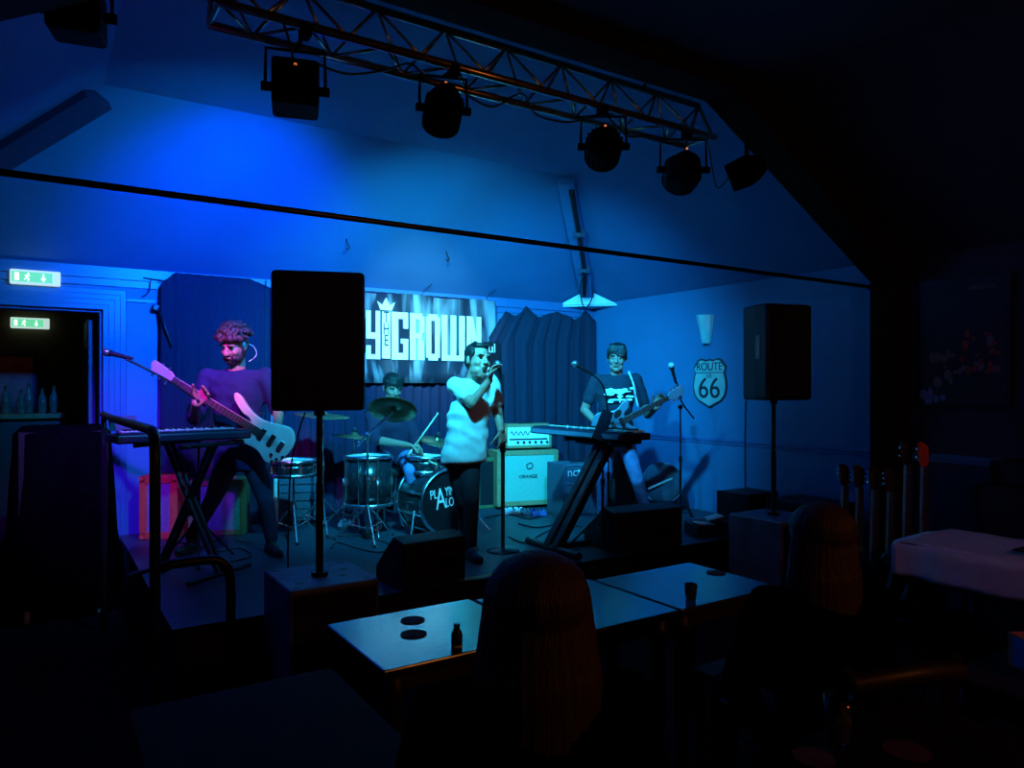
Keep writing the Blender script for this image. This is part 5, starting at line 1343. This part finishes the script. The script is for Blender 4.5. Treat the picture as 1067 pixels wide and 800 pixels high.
case('low dark case on the stage at the foot of the right wall', (5.12, 4.16, ST + .002), (5.50, 4.48, ST + .33))
case('dark tilted trunk right of the right subwoofer by the post', (5.15, 3.42, 0), (5.60, 3.98, .72))

# crate with papers
cp = onz(737, 558, ST); cp = W(737, 404, 6.25)
t = thing('crate', 'open black crate of white papers on the stage near the right microphone', 'crate', (cp.x, cp.y, ST + .002), -.3)
b = MB()
for lo, hi in (((-.16, -.11, 0), (.16, .11, .01)), ((-.16, -.11, 0), (-.15, .11, .09)), ((.15, -.11, 0), (.16, .11, .09)), ((-.16, -.11, 0), (.16, -.10, .09)), ((-.16, .10, 0), (.16, .11, .09))): b.bb(lo, hi)
b.build('tray', 'blackplastic', t, world=False)
MB().box((-.05, 0, .095), (.15, .16, .012), Matrix.Rotation(.12, 3, 'Y')).build('paper', 'white', t, world=False)
MB().box((.07, .03, .13), (.15, .12, .012), Matrix.Rotation(-.2, 3, 'Y')).build('paper', 'offwhite', t, world=False)
MB().box((.0, .06, .10), (.26, .05, .05)).build('cloth_roll', 'keystrip', t, world=False)
gb_ = W(651, 404, 7.35)
t = thing('gig_bag', 'black soft guitar bag standing upright behind the guitarist', 'bag', (gb_.x, gb_.y, ST))
b = MB(); b.loft([(Vector((gb_.x, gb_.y, ST + z)), a, d, basis(RT, FW, UP)) for z, a, d in ((.0, .14, .07), (.03, .17, .085), (.25, .17, .085), (.42, .12, .075), (.55, .14, .075), (.66, .10, .06), (.75, .05, .04))]); b.build('bag', 'black', t, smooth=True)
MB().tube([Vector((gb_.x, gb_.y, ST + z)) - FW * .09 + RT * x for x, z in ((-.05, .50), (-.06, .35), (0, .28), (.06, .35), (.05, .50))], .012, n=6).build('strap', 'darkmetal', t, smooth=True)
# round drum case behind guitarist
dc = W(690, 404, 7.35); rr = .17; dcz = ST + .20 + .10
t = thing('drum_case', 'round dark drum case with pale strap by the right wall', 'case', (dc.x, dc.y, ST)); c = Vector((dc.x, dc.y, ST + .265)); nrm = (-FW * .9 + RT * -.25 + UP * .12).normalized(); x = nrm.orthogonal().normalized(); Rn = basis(x, nrm.cross(x), nrm)
c.z = W(690, 503, 7.35).z; rr = .20
MB().lathe([(rr * .96, -.22), (rr, -.2), (rr, 0), (rr * .95, .02), (.01, .022)], c, Rn, n=36).build('case_body', 'ampblack', t, auto=True)
MB().lathe([(rr * .98, -.02), (rr * 1.04, -.02), (rr * 1.04, .012), (rr * .98, .012)], c, Rn, n=36, ring=True).build('rim', 'keystrip', t, auto=True)
sp = nrm * .03
MB().tube([c + sp + RT * -.14 - UP * .06, c + sp * 1.2, c + sp + RT * .16 + UP * .07], .012, n=6).build('strap', 'offwhite', t)
MB().bb((c.x - .12, c.y - .10, ST), (c.x + .12, c.y + .14, c.z - rr * .85)).build('base', 'black', t)

# guitar rack with six instruments
t = thing('guitar_rack', 'low black rack holding a row of guitars by the right wall post', 'stand', (5.12, 2.95, 0))
b = MB(); b.cyl((4.92, 3.32, .07), (4.92, 2.58, .07), .014); b.cyl((5.22, 3.32, .07), (5.22, 2.58, .07), .014); b.build('lower_bar', 'darkmetal', t)
MB().cyl((5.26, 3.32, .62), (5.26, 2.58, .62), .018).build('upper_bar', 'darkmetal', t)
for y in (3.32, 2.58):
    b = MB(); b.cyl((4.92, y, 0), (4.92, y, .08), .012); b.cyl((5.22, y, 0), (5.26, y, .62), .014); b.cyl((4.92, y, .06), (5.26, y, .06), .012); b.build('side_frame', 'darkmetal', t)
names = ['leftmost guitar in the rack by the post, short neck', 'second guitar from the left in the rack, dark headstock', 'third guitar from the left in the rack, dark headstock', 'fourth guitar in the rack with shiny tuning pegs', 'tall bass guitar in the rack, second from the right', 'tall bass guitar in the rack, rightmost, with reddish headstock']
for i in range(6):
    y = 3.24 - i * .118; bass = i >= 4
    nxg = Vector((.13, .06, 1)); org = Vector((5.06, y, .33))
    # face towards the room's near end
    guitar(names[i], org, nxg, Vector((-.35, -1, 0)), SG if i % 2 else GB, .78 if bass else .58, ['rosewood', 'blackplastic', 'guitbody', 'rosewood', 'rosewood', 'rosewood'][i], 'rosewood' if i != 5 else 'red', nstr=4 if bass else 6, name='bass_guitar' if bass else 'electric_guitar', group='guitars in the rack', cat='guitar', hs=1.0, neckm='maple')

# covered trolley at left
t = thing('covered_trolley', 'black cloth cover over a tall trolley in front of the left doorway', 'trolley', (-.02, 4.7, 0))
vs = []; n = 28; rows = [(1.37, .05), (1.37, .30), (1.32, .36), (.95, .38), (.6, .40), (.3, .46), (.14, .44)]
cx, cy_ = W(66, 404, 5.4).x, W(66, 404, 5.4).y; t.location = (cx, cy_, 0)
for z, r in rows:
    for k in range(n):
        a = 2 * PI * k / n; sq = 1 / max(abs(math.cos(a)), abs(math.sin(a))) ** .6; rr2 = r * sq * (1 + .04 * math.sin(a * 9) * (z < 1)) * .86
        vs.append((cx + rr2 * math.cos(a), cy_ + rr2 * math.sin(a), z))
fs = [(j * n + k, j * n + (k + 1) % n, (j + 1) * n + (k + 1) % n, (j + 1) * n + k) for j in range(len(rows) - 1) for k in range(n)] + [tuple(range(n))]
o = MB().add(vs, fs).build('cover', 'coat', t, smooth=True); o.modifiers.new('s', 'SOLIDIFY').thickness = .006
MB().bb((cx - .27, cy_ - .27, .10), (cx + .27, cy_ + .27, 1.34)).build('frame', 'tablewood', t)
for sx in (-1, 1):
    for sy in (-1, 1): MB().cyl((cx + sx * .22 - .015, cy_ + sy * .22, .045), (cx + sx * .22 + .015, cy_ + sy * .22, .045), .045).build('castor', 'offwhite', t)
for sx in (-1, 1):
    for sy in (-1, 1): pass

# small scene bits on the stage floor: cables
random.seed(21)
def fl(px, py): 
    q = onz(px, py, ST); return Vector((q.x, q.y, ST + .006))
cable('coiled black cable on the boards below the floor tom', [fl(x, y) for x, y in ((340, 562), (365, 558), (392, 563), (410, 570), (395, 576), (372, 572), (352, 566), (345, 572))], .006)
cable('black cable snaking between the bass player\'s feet', [fl(x, y) for x, y in ((205, 556), (230, 566), (228, 575), (250, 572), (262, 580), (240, 586))], .006)
cable('tangled cable on the boards in front of the pale cabinet', [fl(x, y) for x, y in ((505, 540), (530, 536), (552, 541), (572, 535), (580, 545), (560, 550), (540, 546))], .006)
cable('black cable curving over boards right of the singer\'s stand', [fl(x, y) for x, y in ((530, 560), (548, 566), (566, 556), (590, 548), (606, 550))], .006)
cable('pale cable end on the boards at the keyboard stand', [fl(x, y) for x, y in ((553, 566), (562, 569), (572, 573))], .012, m='offwhite')
cable('thin lead dropping from the left speaker to the stage', [W(318, 430, 4.2), W(310, 455, 4.3), W(302, 500, 4.4), (W(300, 404, 4.75).x, W(300, 404, 4.75).y, ST + .006)], .005)
cable('thin lead hanging down beside the bass body to the stage', [W(291, 478, 5.3), W(290, 520, 5.2), W(299, 560, 5.15), fl(299, 580)], .004)
cable('dark microphone lead dangling over the pale cabinet front', [W(563, 462, 7.70), W(563, 478, 7.66), W(562, 487, 7.66)], .006)
t = thing('handheld_microphone', 'dark microphone hanging by its lead on the pale cabinet', 'microphone', W(562, 495, 7.66)); q = W(562, 488, 7.66); q2 = W(562, 505, 7.66)
MB().cyl(q, q2, .012, .022).build('handle', 'blackplastic', t); MB().sph(q2, .030).build('mic_grille', 'darkmetal', t, smooth=True)
# bottle of yellowish on stage edge
o = MB(); q = onz(480, 592, ST)
o = MB().bb((q.x - .16, SF + .02, ST + .0005), (q.x + .10, SF + .07, ST + .002)).build('floor_tape', 'fabgreen'); rehome(o, (q.x, SF + .04, ST + .0005)); tag(o, 'strip of yellowed tape on the stage edge below the singer', 'tape')

# ================================================================== LIGHTS
def spot(name, p, aim, col, e, ang, blend=.6, r=.06):
    l = bpy.data.lights.new(name, 'SPOT'); l.energy = e; l.color = col; l.spot_size = math.radians(ang); l.spot_blend = blend; l.shadow_soft_size = r
    o = bpy.data.objects.new(name, l); C.objects.link(o); o.location = p; o.rotation_euler = (Vector(aim) - Vector(p)).to_track_quat('-Z', 'Y').to_euler(); return o
def pt(name, p, col, e, r=.1):
    l = bpy.data.lights.new(name, 'POINT'); l.energy = e; l.color = col; l.shadow_soft_size = r
    o = bpy.data.objects.new(name, l); C.objects.link(o); o.location = p; return o
CY = (0.025, 0.58, 0.95); BL = (0.0, 0.06, 1.0); VI = (0.20, 0.010, 1.0); MG = (1.0, 0.02, 0.85)
spot('lamp_square_blue', lp[1], onv(240, 285, 6.6), BL, 1150, 60, 1.0)
spot('lamp_square_cyan', lp[1] + Vector((.06, 0, 0)), onv(200, 360, 6.9), (0.0, 0.40, 1.0), 330, 96, 1.0)
spot('lamp_round_cyan', lp[2], onv(470, 430, 6.9), CY, 1250, 88, 1.0)
spot('added_banner_spot', lp[2] + Vector((0.02, 0.02, 0)), onv(440, 345, 6.9), (0.40, 0.85, 1.0), 620, 30, 0.8)  # extra narrow spot added to whiten the banner lettering, no fixture of its own
spot('lamp_round_right', lp[3], onv(575, 450, 6.9), (0.01, 0.42, 0.95), 780, 80, 1.0)
spot('lamp_faceted', lp[4], (5.1, 6.9, 1.5), (0.0, 0.28, 1.0), 110, 66, 1.0)
spot('lamp_left_violet', lp[6], onv(135, 530, 6.9), VI, 1000, 36, 1.0)
spot('lamp_left_magenta', lp[6] + Vector((.05, 0, 0)), W(238, 385, 5.3), MG, 620, 19, 1.0)
pt('room_warm_lamp', (3.0, -1.5, 2.5), (1.0, 0.28, 0.05), 34, .10)
pt('lobby_lamp', (-1.0, 7.9, 2.3), (1.0, 0.4, 0.15), .9, .1)

w_ = bpy.data.worlds.new('w'); sc.world = w_; w_.use_nodes = True
w_.node_tree.nodes['Background'].inputs[0].default_value = (0.1, 0.2, 0.6, 1); w_.node_tree.nodes['Background'].inputs[1].default_value = 0.0

# ================================================================== CAMERA
cd_ = bpy.data.cameras.new('camera'); cam = bpy.data.objects.new('camera', cd_); C.objects.link(cam)
cam.location = CAM; cam.rotation_euler = (PI / 2, 0, -YAW); cd_.sensor_width = 36; cd_.lens = F / 1067 * 36; cd_.shift_y = 4 / 1067; cd_.clip_start = .05
sc.camera = cam
sc.view_settings.view_transform = 'Standard'; sc.view_settings.look = 'None'; sc.view_settings.gamma = 1; sc.view_settings.exposure = 0; sc.view_settings.use_curve_mapping = False
